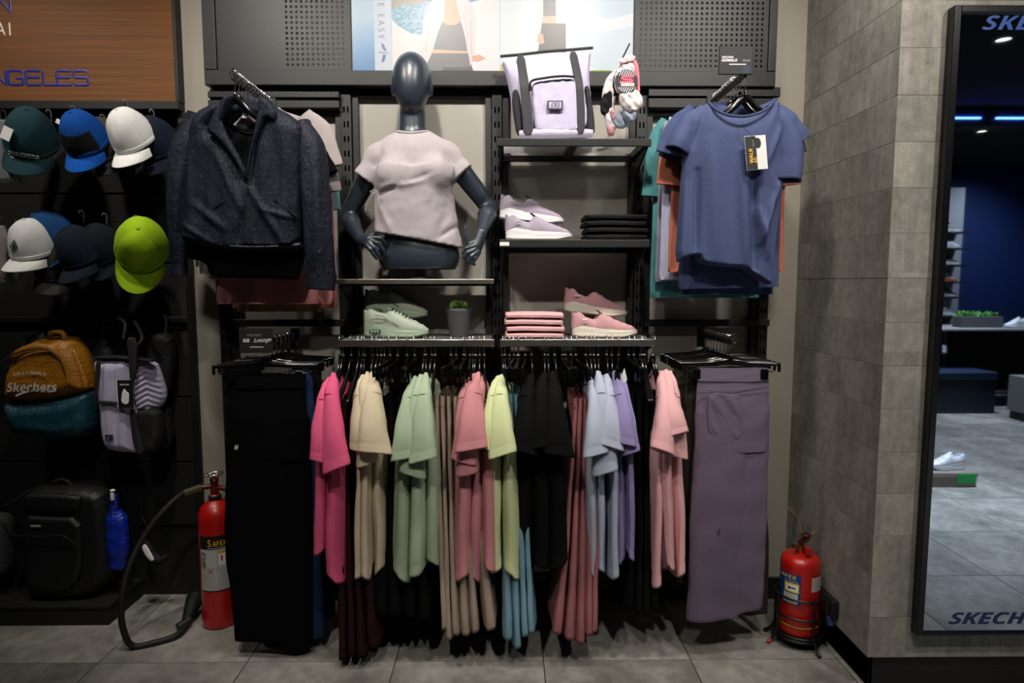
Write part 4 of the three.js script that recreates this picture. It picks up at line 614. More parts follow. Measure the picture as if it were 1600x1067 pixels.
// trousers folded on a clip hanger and seen edge-on: a soft pleat with a rounded foot
function railPants(label, color, { x0, x1, y0, y1, w0, w1, seed, z = 0.36, d0 = 0.13, d1 = 0.19, group }) {
  const m = cm(color), t = thing('trousers', label, 'trousers', [x1, y1, z], group), s = seed;
  const f = (u, v) => 0.0035 * Math.sin(u * 6.283 * 4 + s + 2 * v) * sm(0.05, 0.6, v) + 0.003 * N(u * 6, v * 6, s);
  part(t, 'leg', tube([[x0, y0 - 0.03, z], [mix(x0, x1, .25), mix(y0, y1, .35), z + 0.01], [mix(x0, x1, .65), mix(y0, y1, .75), z + 0.012], [x1, y1, z + 0.01]], { a: [w0 * .9, w0, mix(w0, w1, .6), w1], b: [d0, d0 * 1.05, mix(d0, d1, .6), d1], n: 56, m: 56, e: 0.6, fold: f, tilt: 0.006 * Math.sin(s) }), m);
  part(t, 'waistband', tube([[x0, y0 + 0.004, z], [x0, y0 - 0.035, z]], { a: [w0 * 0.85, w0 * 0.95], b: [d0 * 0.98, d0], n: 8, m: 48, fold: (u, v) => 0.003 * Math.sin(u * 60 + s) }), m);
  return t;
}
{
  const T = railTee, FU = 0xd65a80, CR = 0xc9bba0, GR = 0xa0b297, RO = 0xc28388, LI = 0xc6cf9e, BK = 0x0a0a0b, BL = 0xa6adc0, VI = 0x8a80ac, PK = 0xdeaaad;
  T('fuchsia pink tee nearest the blue trousers, leftmost tee on the left rail', FU, { top: [-0.698,1.116,0.36], sh: [-0.686,1.047,0.52], hem: [-0.674,0.837,0.6], hw: 0.045, body: [[-0.701,0.85,0.45], [-0.711,0.461,0.45]], bw: 0.027, seed: 1 });
  T('fuchsia pink tee beside the leftmost one, hem hanging lower', FU, { top: [-0.68,1.134,0.36], sh: [-0.656,1.068,0.53], hem: [-0.618,0.817,0.625], hw: 0.05, body: [[-0.648,0.85,0.45], [-0.66,0.361,0.44]], bw: 0.027, seed: 2 });
  T('cream tee at the left of the cream group', CR, { top: [-0.564,1.126,0.36], sh: [-0.553,1.061,0.52], hem: [-0.536,0.875,0.59], hw: 0.046, body: [[-0.563,0.85,0.45], [-0.571,0.36,0.45]], bw: 0.019, seed: 3 });
  T('cream tee in the middle of the cream group', CR, { top: [-0.546,1.136,0.36], sh: [-0.531,1.078,0.52], hem: [-0.516,0.823,0.58], hw: 0.044, body: [[-0.53,0.847,0.44], [-0.537,0.366,0.44]], bw: 0.019, seed: 4 });
  T('cream tee at the right of the cream group with the widest sleeve', CR, { top: [-0.525,1.139,0.36], sh: [-0.5,1.075,0.53], hem: [-0.477,0.877,0.625], hw: 0.062, body: [[-0.49,0.85,0.45], [-0.497,0.376,0.45]], bw: 0.019, seed: 5 });
  T('sage green tee at the left of the green group', GR, { top: [-0.358,1.12,0.36], sh: [-0.362,1.053,0.52], hem: [-0.372,0.848,0.6], hw: 0.052, body: [[-0.396,0.793,0.43], [-0.408,0.358,0.43]], bw: 0.031, seed: 6 });
  T('sage green tee in the middle of the green group', GR, { top: [-0.335,1.128,0.36], sh: [-0.334,1.062,0.525], hem: [-0.346,0.784,0.59], hw: 0.045, body: [[-0.335,0.798,0.45], [-0.344,0.38,0.45]], bw: 0.032, seed: 7 });
  T('sage green tee at the right of the green group with the widest body', GR, { top: [-0.315,1.133,0.36], sh: [-0.307,1.067,0.53], hem: [-0.305,0.846,0.62], hw: 0.05, body: [[-0.276,0.795,0.44], [-0.277,0.412,0.45]], bw: 0.03, seed: 8 });
  T('dusty rose tee at the left of the rose group', RO, { top: [-0.142,1.125,0.36], sh: [-0.153,1.053,0.52], hem: [-0.155,0.832,0.59], hw: 0.05, body: [[-0.16,0.846,0.44], [-0.173,0.359,0.44]], bw: 0.027, seed: 9 });
  T('dusty rose tee in the middle of the rose group, sleeve tucked lower', RO, { top: [-0.124,1.13,0.36], sh: [-0.136,1.066,0.525], hem: [-0.144,0.786,0.58], hw: 0.05, body: [[-0.111,0.849,0.45], [-0.119,0.347,0.45]], bw: 0.027, seed: 10 });
  T('dusty rose tee at the right of the rose group with the front sleeve', RO, { top: [-0.109,1.136,0.36], sh: [-0.121,1.073,0.535], hem: [-0.126,0.887,0.63], hw: 0.058, body: [[-0.066,0.846,0.44], [-0.067,0.4,0.45]], bw: 0.026, seed: 12 });
  T('lime tee at the left of the lime pair', LI, { top: [-0.031,1.12,0.36], sh: [-0.044,1.06,0.52], hem: [-0.048,0.876,0.6], hw: 0.045, body: [[-0.041,0.846,0.44], [-0.037,0.385,0.44]], bw: 0.026, seed: 13 });
  T('lime tee at the right of the lime pair, hem lower', LI, { top: [-0.016,1.125,0.36], sh: [-0.022,1.067,0.53], hem: [-0.012,0.866,0.625], hw: 0.048, body: [[0.017,0.849,0.45], [0.027,0.368,0.45]], bw: 0.028, seed: 14 });
  T('black tee at the left of the black group beside the lime tee', BK, { top: [0.098,1.128,0.36], sh: [0.077,1.06,0.52], hem: [0.071,0.869,0.6], hw: 0.05, body: [[0.07,0.846,0.44], [0.068,0.374,0.44]], bw: 0.034, seed: 15 });
  T('black tee in the middle of the black group', BK, { top: [0.155,1.135,0.36], sh: [0.133,1.06,0.52], hem: [0.123,0.888,0.6], hw: 0.055, body: [[0.134,0.846,0.44], [0.14,0.405,0.44]], bw: 0.036, seed: 16 });
  T('black tee at the right of the black group beside the rose trousers', BK, { top: [0.186,1.14,0.36], sh: [0.184,1.062,0.53], hem: [0.197,0.864,0.62], hw: 0.06, body: [[0.201,0.848,0.45], [0.211,0.415,0.45]], bw: 0.036, seed: 17 });
  T('pale blue tee at the left of the pale blue group', BL, { top: [0.336,1.114,0.36], sh: [0.334,1.052,0.53], hem: [0.331,0.864,0.62], hw: 0.046, body: [[0.335,0.822,0.45], [0.335,0.366,0.45]], bw: 0.019, seed: 18 });
  T('pale blue tee in the middle of the pale blue group', BL, { top: [0.367,1.14,0.36], sh: [0.36,1.071,0.53], hem: [0.37,0.795,0.6], hw: 0.044, body: [[0.373,0.822,0.45], [0.376,0.377,0.45]], bw: 0.019, seed: 20 });
  T('pale blue tee at the right of the pale blue group next to the violet one', BL, { top: [0.4,1.127,0.36], sh: [0.393,1.06,0.525], hem: [0.389,0.89,0.61], hw: 0.044, body: [[0.408,0.822,0.45], [0.417,0.361,0.45]], bw: 0.019, seed: 19 });
  T('violet tee beside the pale blue group, front sleeve', VI, { top: [0.431,1.14,0.36], sh: [0.433,1.064,0.52], hem: [0.438,0.899,0.6], hw: 0.044, body: [[0.437,0.845,0.44], [0.446,0.42,0.44]], bw: 0.016, seed: 21 });
  T('violet tee to the right of the first violet one, sleeve hanging lower', VI, { top: [0.452,1.13,0.36], sh: [0.452,1.048,0.51], hem: [0.463,0.862,0.58], hw: 0.042, body: [[0.469,0.84,0.42], [0.475,0.443,0.42]], bw: 0.016, seed: 22 });
  T('baby pink tee at the left of the pink group with the long side drop', PK, { top: [0.62,1.14,0.36], sh: [0.596,1.061,0.53], hem: [0.573,0.88,0.63], hw: 0.05, body: [[0.583,0.819,0.44], [0.595,0.318,0.44]], bw: 0.021, seed: 23 });
  T('baby pink tee in the middle of the pink group', PK, { top: [0.636,1.145,0.36], sh: [0.621,1.07,0.525], hem: [0.626,0.937,0.61], hw: 0.05, body: [[0.621,0.821,0.45], [0.633,0.397,0.45]], bw: 0.021, seed: 24 });
  T('baby pink tee at the right end of the right rail', PK, { top: [0.651,1.14,0.36], sh: [0.64,1.052,0.51], hem: [0.632,0.849,0.57], hw: 0.05, body: [[0.664,0.818,0.44], [0.68,0.361,0.43]], bw: 0.021, seed: 25 });
  const P = railPants, S = (n) => n * 0.0026;
  const row = (list, f) => list.forEach((q, i) => f(q, i));
  row([['leftmost', 541, 541, 1026], ['second', 553, 556, 1022], ['third', 564, 572, 1024], ['rightmost', 576, 589, 1014]], ([l, a, b, y], i) => P('dark maroon trousers under the cream tees, ' + l + ' of the four', 0x250d13, { x0: (a - 790) * 0.00262, x1: (b - 790) * 0.00256, y0: 1.05, y1: (1026 - y) * 0.0036 + 0.045, w0: 0.016, w1: 0.023, seed: 30 + i }));
  row([['leftmost', 603, 603, 965], ['second', 618, 622, 968], ['third', 634, 646, 970], ['rightmost', 648, 668, 972]], ([l, a, b, y], i) => P('black trousers between the cream and green tees, ' + l + ' of the four', 0x080809, { x0: (a - 790) * 0.00262, x1: (b - 790) * 0.0026, y0: 1.05, y1: (1026 - y) * 0.0028 + 0.045, w0: 0.018, w1: 0.03, seed: 40 + i, z: 0.34 }));
  row([['leftmost', 688, 696, 985], ['second', 697, 704, 998], ['third', 706, 714, 993], ['fourth', 716, 728, 994], ['fifth', 727, 742, 990], ['rightmost', 738, 766, 986]], ([l, a, b, y], i) => P('beige taupe trousers beside the green tees, ' + l + ' of the six', 0x97887a, { x0: (a - 790) * 0.00262, x1: (b - 790) * 0.00252, y0: 1.058, y1: (1026 - y) * 0.0032 + 0.04, w0: 0.013, w1: i === 5 ? 0.03 : 0.019, seed: 50 + i, d1: 0.2 }));
  row([['leftmost', 790, 793, 1000], ['second', 797, 807, 1010], ['third', 806, 819, 994], ['rightmost', 815, 830, 990]], ([l, a, b, y], i) => P('light blue trousers under the lime and black tees, ' + l + ' of the four', 0x6e92a2, { x0: (a - 790) * 0.00262, x1: (b - 790) * 0.00252, y0: 1.063, y1: (1026 - y) * 0.0032 + 0.04, w0: 0.014, w1: 0.021, seed: 60 + i, d1: 0.2 }));
  row([['leftmost', 893, 870, 992], ['second', 900, 889, 1000], ['third', 908, 905, 1005], ['fourth', 916, 917, 994], ['rightmost', 924, 925, 990]], ([l, a, b, y], i) => P('rose red trousers between the black and pale blue tees, ' + l + ' of the five', 0x935f61, { x0: (a - 790) * 0.00262, x1: (b - 790) * 0.00252, y0: 1.049, y1: (1026 - y) * 0.0032 + 0.04, w0: 0.014, w1: i < 2 ? 0.026 : 0.02, seed: 70 + i, d1: 0.2 }));
  row([['leftmost', 978, 976, 960], ['second', 990, 990, 966], ['third', 1001, 1003, 968], ['rightmost', 1011, 1016, 962]], ([l, a, b, y], i) => P('black trousers between the violet and pink tees, ' + l + ' of the four', 0x080809, { x0: (a - 790) * 0.00262, x1: (b - 790) * 0.0026, y0: 1.075, y1: (1026 - y) * 0.0028 + 0.045, w0: 0.015, w1: 0.022, seed: 80 + i, z: 0.33 }));
  P('dull plum trousers showing as a sliver left of the baby pink tees', 0x5d3f4c, { x0: 0.606, x1: 0.614, y0: 1.035, y1: 0.4, w0: 0.014, w1: 0.016, seed: 90 });
  const tg = thing('paper_tag', 'pale translucent tag standing up beside the violet tees', 'tag', [0.461,1.1,0.47]); part(tg, 'card', puff([[0.457,1.17],[0.468,1.125],[0.456,1.095],[0.443,1.13]], { z: 0.48, t: 0.001, e: 0.004, cell: 0.003, round: 0 }), M.paper);
}

// ---------- shoes ----------
function shoeParts(L, o) {
  const NS = 64, W = o.W ?? 0.36 * L, half = (s) => 0.5 * W * Math.pow(clamp(4 * s * (1 - s)) , 0.35) * mix(0.78, 1, sm(0.25, 0.7, s)) * (1 - 0.1 * Math.exp(-(((s - 0.42) / 0.14) ** 2)));
  const lift = (s) => L * (0.05 * sm(0.72, 1, s) + 0.02 * (1 - sm(0, 0.14, s)));
  const solT = (s) => L * at(o.sole, s), top = (s) => L * at(o.top, s);
  const mid = grid(24, NS, (u, s0) => {                          // midsole wall with a groove
    const s = clamp(s0, 0.002, 0.998), k = u * 2 - 1, side = k < 0 ? -1 : 1, q = Math.abs(k), w = half(s) * (1.06 + 0.05 * Math.sin(q * 3.1));
    const y0 = lift(s), y1 = solT(s), gr = 0.0018 * Math.exp(-(((q - 0.55) / 0.05) ** 2)) + 0.0014 * Math.exp(-(((q - 0.8 + 0.12 * Math.sin(s * 7)) / 0.04) ** 2));
    return q < 0.25 ? [s * L, y0, side * w * q / 0.25 * 0.96] : [s * L, mix(y0, y1, (q - 0.25) / 0.75), side * (w - gr)];
  });
  const up = grid(40, NS, (u, s0) => {
    const s = clamp(s0, 0.004, 0.996), k = u * 2 - 1, side = k < 0 ? -1 : 1, q = 1 - Math.abs(k), w = half(s) * 0.97, y0 = solT(s) - 0.003, h = top(s), op = sm(0.05, 0.09, s) * (1 - sm(0.4, 0.47, s));
    const c = [s * L, mix(y0, h, Math.pow(Math.sin(q * Math.PI / 2), 0.85)), side * w * Math.pow(Math.cos(q * Math.PI / 2), 0.75)];       // closed vault
    let d; if (q < 0.66) { const t = q / 0.66; d = [s * L, mix(y0, h, t), side * w * (1 - 0.42 * t * t + 0.06 * Math.sin(t * 3.1))]; } else { const t = (q - 0.66) / 0.34; d = [s * L, mix(h, y0 + 0.012, sm(0.05, 0.5, t)), side * w * 0.58 * (1 - 0.12 * sm(0, .15, t) - 0.88 * sm(0.4, 1, t))]; }
    return [c[0], mix(c[1], d[1], op), mix(c[2], d[2], op)];
  });
  const out = grid(8, NS, (u, s0) => { const s = clamp(s0, 0.01, 0.99), k = u * 2 - 1; return [s * L, lift(s) - 0.0035 - 0.0 * k, half(s) * 1.0 * k]; });
  const outRim = grid(2, NS * 2, (u, v) => { const s = v < 0.5 ? v * 2 : 2 - v * 2, q = clamp(s, 0.01, 0.99), sg = v < 0.5 ? 1 : -1; return [q * L, lift(q) - 0.0035 + u * 0.005, sg * half(q) * 1.03]; });
  const ton = grid(10, 10, (u, v) => { const k = u * 2 - 1; return [L * (0.5 - 0.12 * v), L * mix(at(o.top, 0.5) - 0.03, o.tongue, v), half(0.42) * 0.55 * k * (1 - 0.25 * v * v) ]; });
  const tb = ton.clone().translate(-0.004, -0.002, 0);
  const heel = grid(12, 10, (u, v) => { const a = (u * 2 - 1) * 1.2, y = mix(solT(0.02), top(0.05) * 1.02, v); return [0.012 * L * 4 * (1 - Math.cos(a)) - 0.002 + 0.02 * L * (1 - v) * 0, y, Math.sin(a) * half(0.06) * 0.78 ]; });
  return { mid, up, out: merge([out, outRim]), tongue: merge([ton, tb]), heel };
}
function shoe(name, label, pos, ry, tilt, L, o) {
  const t = thing(name, label, 'shoe', pos, o.group, true); t.rotation.set(0, ry, tilt);
  const s = o.shape; part(t, 'upper', s.up, o.upper); part(t, 'midsole', s.mid, o.sole); part(t, 'outsole', s.out, o.out); part(t, 'tongue', s.tongue, o.upper); part(t, 'heel_tab', s.heel, o.heel ?? o.upper);
  (o.extra ?? []).forEach(([n, g, m, l]) => part(t, n, g, m, l)); return t;
}
{
  const slip = { sole: [0.13, 0.17, 0.15, 0.125, 0.12, 0.115, 0.11, 0.09], top: [0.36, 0.37, 0.29, 0.26, 0.36, 0.31, 0.25, 0.21, 0.17, 0.1], tongue: 0.405, W: 0.098 };
  const S = shoeParts(0.275, slip), sil = mat(0xc9c9c9, 0.3, { metalness: 0.6 });
  const logo = (m) => ['side_logo', ball(0.05, 0.072, 0.0405, 0.014, 0.0035, 0.0025, 6), m, 'small pale side logo'];
  const lil = { shape: S, upper: cloth(0x9a909e, { bumpScale: 0.0012 }), sole: mat(0xd8d6d8, 0.6), out: mat(0x9a909c, 0.7), extra: [logo(mat(0xb7a9ba, 0.5))] };
  shoe('slip_on_shoe', 'lilac slip-on walking shoe in front on the middle shelf', [0, Y_MID + 0.004, 0.255], 0.06, 0, 0.275, lil);
  shoe('slip_on_shoe', 'lilac slip-on walking shoe at the back raised on a block on the middle shelf', [-0.027, Y_MID + 0.1, 0.15], 0.0, -0.1, 0.275, { ...lil, upper: lil.upper });
  const pk = { shape: S, upper: cloth(0xb98d92, { bumpScale: 0.0012 }), sole: mat(0xd6cfbf, 0.6), out: mat(0x9c6b63, 0.7), extra: [logo(mat(0xd0cccc, 0.4))] };
  shoe('slip_on_shoe', 'pink slip-on walking shoe in front on the lower right shelf', [0.275, Y_LOW + 0.004, 0.265], 0.05, 0, 0.278, pk);
  shoe('slip_on_shoe', 'pink slip-on walking shoe at the back propped on a block', [0.248, Y_LOW + 0.105, 0.16], 0.0, -0.1, 0.27, pk);
  for (const [l, x, y, z, h] of [['dark block under the rear pink shoe', 0.318, Y_LOW, 0.16, 0.085], ['dark block under the rear lilac shoe', 0.069, Y_MID, 0.15, 0.082]]) { const t = thing('display_block', l, 'display stand', [x, y, z]); part(t, 'block', box(x - 0.03, x + 0.03, y, y + h, z - 0.03, z + 0.03, 0.003), mat(0x2a2523, 0.2)); }
  // sage sneakers
  const snk = { sole: [0.2, 0.21, 0.19, 0.15, 0.13, 0.12, 0.115, 0.09], top: [0.40, 0.43, 0.38, 0.36, 0.42, 0.37, 0.3, 0.25, 0.19, 0.12], tongue: 0.45, W: 0.1 }, G = 0x9da696;
  const K = shoeParts(0.268, snk), up = mat(G, 0.6), dark = mat(0x2f3a30, 0.6);
  const strip = (list, m, n) => [n, merge(list), m];
  const win = box(0.03, 0.075, 0.016, 0.032, 0.0478, 0.0505, 0.0035), pods = merge([0.04, 0.052, 0.064].map((x) => ball(x, 0.024, 0.05, 0.005, 0.006, 0.003, 6)));
  const line = (pts) => pipe(pts, 0.0013, 20, 5);
  const lace = []; for (let i = 0; i < 6; i++) { const x = 0.118 + i * 0.014, y = 0.114 - i * 0.0072; lace.push(['lace', pipe([[x, y - 0.006, 0.024], [x + 0.003, y + 0.003, 0.012], [x + 0.004, y + 0.005, 0], [x + 0.003, y + 0.003, -0.012], [x, y - 0.006, -0.024]], 0.0028, 14, 6), dark]); }
  const ex = [['air_window', win, dark, 'dark cut-out in the heel of the sole'], ['window_frame', merge([line([[0.024, 0.014, 0.05], [0.032, 0.036, 0.05], [0.06, 0.042, 0.05], [0.09, 0.02, 0.05], [0.1, 0.013, 0.05]])]), up], ['air_pod', pods, up], ['overlay_seam', line([[0.03, 0.07, 0.043], [0.06, 0.075, 0.042], [0.11, 0.068, 0.0415], [0.15, 0.045, 0.047]]), dark], ['overlay_seam', line([[0.05, 0.092, 0.038], [0.08, 0.087, 0.038], [0.105, 0.07, 0.041]]), dark], ...lace];
  const base = { shape: K, upper: up, sole: mat(0x9bae95, 0.55), out: mat(0x7d9078, 0.7), heel: mat(0x55664f, 0.6), extra: ex };
  shoe('sneaker', 'sage green lace-up sneaker in front on the lower left shelf', [-0.588, Y_LOW + 0.004, 0.262], 0.05, 0, 0.268, base);
  shoe('sneaker', 'sage green sneaker at the back raised on a block in the shelf shadow', [-0.605, Y_LOW + 0.085, 0.15], 0.03, -0.04, 0.268, base);
  const t = thing('display_block', 'dark block under the rear sage sneaker', 'display stand', [-0.5, Y_LOW, 0.15]); part(t, 'block', box(-0.53, -0.46, Y_LOW, Y_LOW + 0.08, 0.11, 0.18, 0.003), M.black);
}
// ---------- folded garments ----------
function folded(list, color, x, z, w, d, y) {
  const m = cloth(color, { bumpScale: 0.001 });
  list.forEach(([label, group], i) => {
    const h = 0.0125 + 0.001 * ((i * 7) % 3), yc = y + 0.0135 + i * 0.0268, dx = 0.004 * Math.sin(i * 2.1), t = thing('folded_garment', label, 'folded clothing', [x, yc - h, z]);
    const lay = (o, hh, k, s) => tube([[x - w / 2 * k + dx, yc + o, z], [x - w / 6 + dx, yc + o + 0.002 * Math.sin(i), z], [x + w / 6 + dx, yc + o, z], [x + w / 2 * k + dx, yc + o - 0.001, z]], { a: [hh * 0.8, hh, hh, hh * 0.85], b: [d / 2], n: 30, m: 36, e: 0.6, lip: false, cap0: true, cap1: true, fold: (u, v) => 0.0012 * N(u * 6, v * 6, s + i) });
    part(t, 'outer_fold', lay(0, h, 1, 1), m); part(t, 'inner_fold', lay(0.002, h * 0.35, 1.02, 4), m); part(t, 'inner_fold', lay(-0.006, h * 0.3, 1.015, 7), m);
  });
}
folded(['bottom', 'second', 'third', 'top'].map((p) => ['folded black garment on the middle shelf, ' + p + ' of the stack']), 0x1a1a1b, 0.448, 0.22, 0.244, 0.2, Y_MID);
folded(['bottom', 'second', 'third', 'top'].map((p) => ['folded pink garment on the lower right shelf, ' + p + ' of the stack']), 0xd2a5a7, 0.118, 0.24, 0.234, 0.18, Y_LOW);
// ---------- succulent ----------
{
  const x = -0.198, z = 0.2, t = thing('potted_succulent', 'small green succulent in a dark grey tapered pot', 'plant', [x, Y_LOW, z]), h = 0.119;
  part(t, 'pot', lathe([[0, 0], [0.038, 0], [0.04, 0.004], [0.055, h - 0.012], [0.056, h - 0.011], [0.057, h], [0.051, h], [0.049, h - 0.015], [0, h - 0.015]], 36, x, Y_LOW, z), mat(0x4b4a4d, 0.55, { bumpMap: bumpGrain, bumpScale: 0.0004 }));
  part(t, 'soil', new THREE.CylinderGeometry(0.049, 0.049, 0.004, 24).translate(x, Y_LOW + h - 0.012, z), mat(0x2a2119, 0.95));
  const g = [mat(0x6f9a3c, 0.55), mat(0x587f33, 0.55), mat(0x86ad4d, 0.55)], leaf = grid(8, 10, (u, v) => { const k = u * 2 - 1, w = 0.011 * Math.pow(Math.sin(Math.PI * clamp(v * 0.86 + 0.14)), 0.8); return [w * k, 0.004 * (1 - k * k) * 1.4 + 0.010 * v * v, 0.034 * v]; }), under = leaf.clone().scale(1, 0.6, 1).translate(0, -0.003, 0), lf = merge([leaf, under]);
  const r = rng(8); for (let k = 0; k < 34; k++) { const m = part(t, 'leaf', lf, g[k % 3]); const ring = k / 34; m.position.set(0.016 * (r() - 0.5), h - 0.008 + 0.014 * ring, 0.012 * (r() - 0.5)); m.rotation.set(-0.15 - 1.05 * ring, k * 2.4, 0, 'YXZ'); m.scale.setScalar(1.35 - 0.65 * ring); }
}
// ---------- backpack on the top shelf ----------
{
  const lil = nylon(0xb9b2cc, { bumpScale: 0.0008, roughness: 0.6 }), web = mat(0x2c2d30, 0.7, { bumpMap: bumpCloth, bumpScale: 0.001 }), z = 0.19;
  const t = thing('tote_backpack', 'lilac quilted tote backpack with black webbing straps on the top shelf', 'backpack', [0.2, Y_TOP, 0.2]);
  const O = [[-0.022,2.412],[0.157,2.432],[0.355,2.448],[0.35,2.403],[0.346,2.332],[0.354,2.256],[0.366,2.167],[0.369,2.106],[0.33,2.095],[0.185,2.093],[0.066,2.092],[0.043,2.115],[0.027,2.205],[0.017,2.281],[0.001,2.351]];
  part(t, 'shell', puff(O, { z: (x, y) => z - 0.02 * sm(Y_TOP + 0.2, Y_TOP + 0.36, y), t: 0.085, e: 0.07, cell: 0.006, fold: (x, y, d) => (0.006 * N(x * 9, y * 9, 2) + 0.0035 * N(x * 30, y * 18, 5)) * sm(0, 0.03, d) - 0.03 * sm(Y_TOP + 0.24, Y_TOP + 0.36, y) * sm(0, 0.03, d) }), lil);
  part(t, 'front_pocket', puff([[0.105,2.29],[0.153,2.303],[0.23,2.311],[0.278,2.308],[0.291,2.249],[0.295,2.162],[0.298,2.097],[0.206,2.092],[0.124,2.09],[0.113,2.162],[0.103,2.236]], { z: 0.275, t: 0.02, e: 0.02, cell: 0.005, fold: (x, y, d) => 0.003 * Math.abs(Math.sin((x - 0.1) * 75)) * sm(0, .02, d) * -1 + 0.002 * N(x * 40, y * 20, 1) }), lil);
  part(t, 'base_roll', tube([[0.058,2.094,0.26], [0.13,2.093,0.275], [0.233,2.096,0.275], [0.351,2.099,0.26]], { a: [0.016, 0.02, 0.02, 0.016], b: [0.02], n: 30, m: 20, lip: false, cap0: true, cap1: true, fold: (u, v) => 0.002 * N(u * 5, v * 20, 1) }), lil);
  part(t, 'top_edge', pipe([[-0.02,2.425,0.18], [0.066,2.426,0.2], [0.158,2.435,0.205], [0.263,2.445,0.2], [0.36,2.46,0.18]], 0.006, 24, 8), web);
  for (const [n, p] of [['strap', [[0.044,2.415],[0.077,2.418],[0.087,2.335],[0.1,2.236],[0.108,2.149],[0.111,2.085],[0.072,2.082],[0.067,2.162],[0.059,2.261],[0.052,2.335]]], ['strap', [[0.259,2.431],[0.29,2.433],[0.303,2.348],[0.312,2.261],[0.318,2.175],[0.316,2.09],[0.288,2.087],[0.285,2.162],[0.281,2.261],[0.27,2.348]]]]) part(t, n, puff(p, { z: (x, y) => 0.288 - 0.07 * sm(Y_TOP + 0.2, Y_TOP + 0.38, y), t: 0.004, e: 0.005, cell: 0.004 }), web, 'black webbing strap');
  part(t, 'pocket_zip', pipe([[0.102,2.253,0.3], [0.1,2.287,0.302], [0.153,2.301,0.304], [0.228,2.309,0.304], [0.274,2.307,0.302]], 0.0045, 24, 8), M.blackMatte);
  for (const p of [[[0.029,2.266],[0.047,2.274],[0.06,2.242],[0.07,2.167],[0.073,2.086],[0.045,2.091],[0.034,2.154],[0.026,2.217]], [[0.316,2.282],[0.337,2.287],[0.351,2.217],[0.362,2.142],[0.362,2.095],[0.324,2.089],[0.325,2.167],[0.32,2.23]]]) part(t, 'mesh_pocket', puff(p, { z: 0.255, t: 0.02, e: 0.02, cell: 0.005, fold: (x, y, d) => 0.003 * N(x * 40, y * 30, 2) }), mat(0x232327, 0.85), 'black mesh side pocket');
  const lx = 0.197, ly = 2.197, w = 0.063, h = 0.036, lg = new RoundedBoxGeometry(w, h, 0.004, 3, 0.0019).translate(lx, ly, 0.304);
  part(t, 'logo_patch', lg, mat(0x3a3740, 0.5)); part(t, 'logo_inset', new RoundedBoxGeometry(w * 0.8, h * 0.72, 0.004, 3, 0.0019).translate(lx, ly, 0.3052), mat(0xaaa3bc, 0.6)); part(t, 'logo_letter', text('(S)', h * 0.5, 0.0008, lx - w * 0.27, ly - h * 0.2, 0.307, { skew: 0.2, sx: 1.1 }), mat(0x3a3740, 0.5));
}
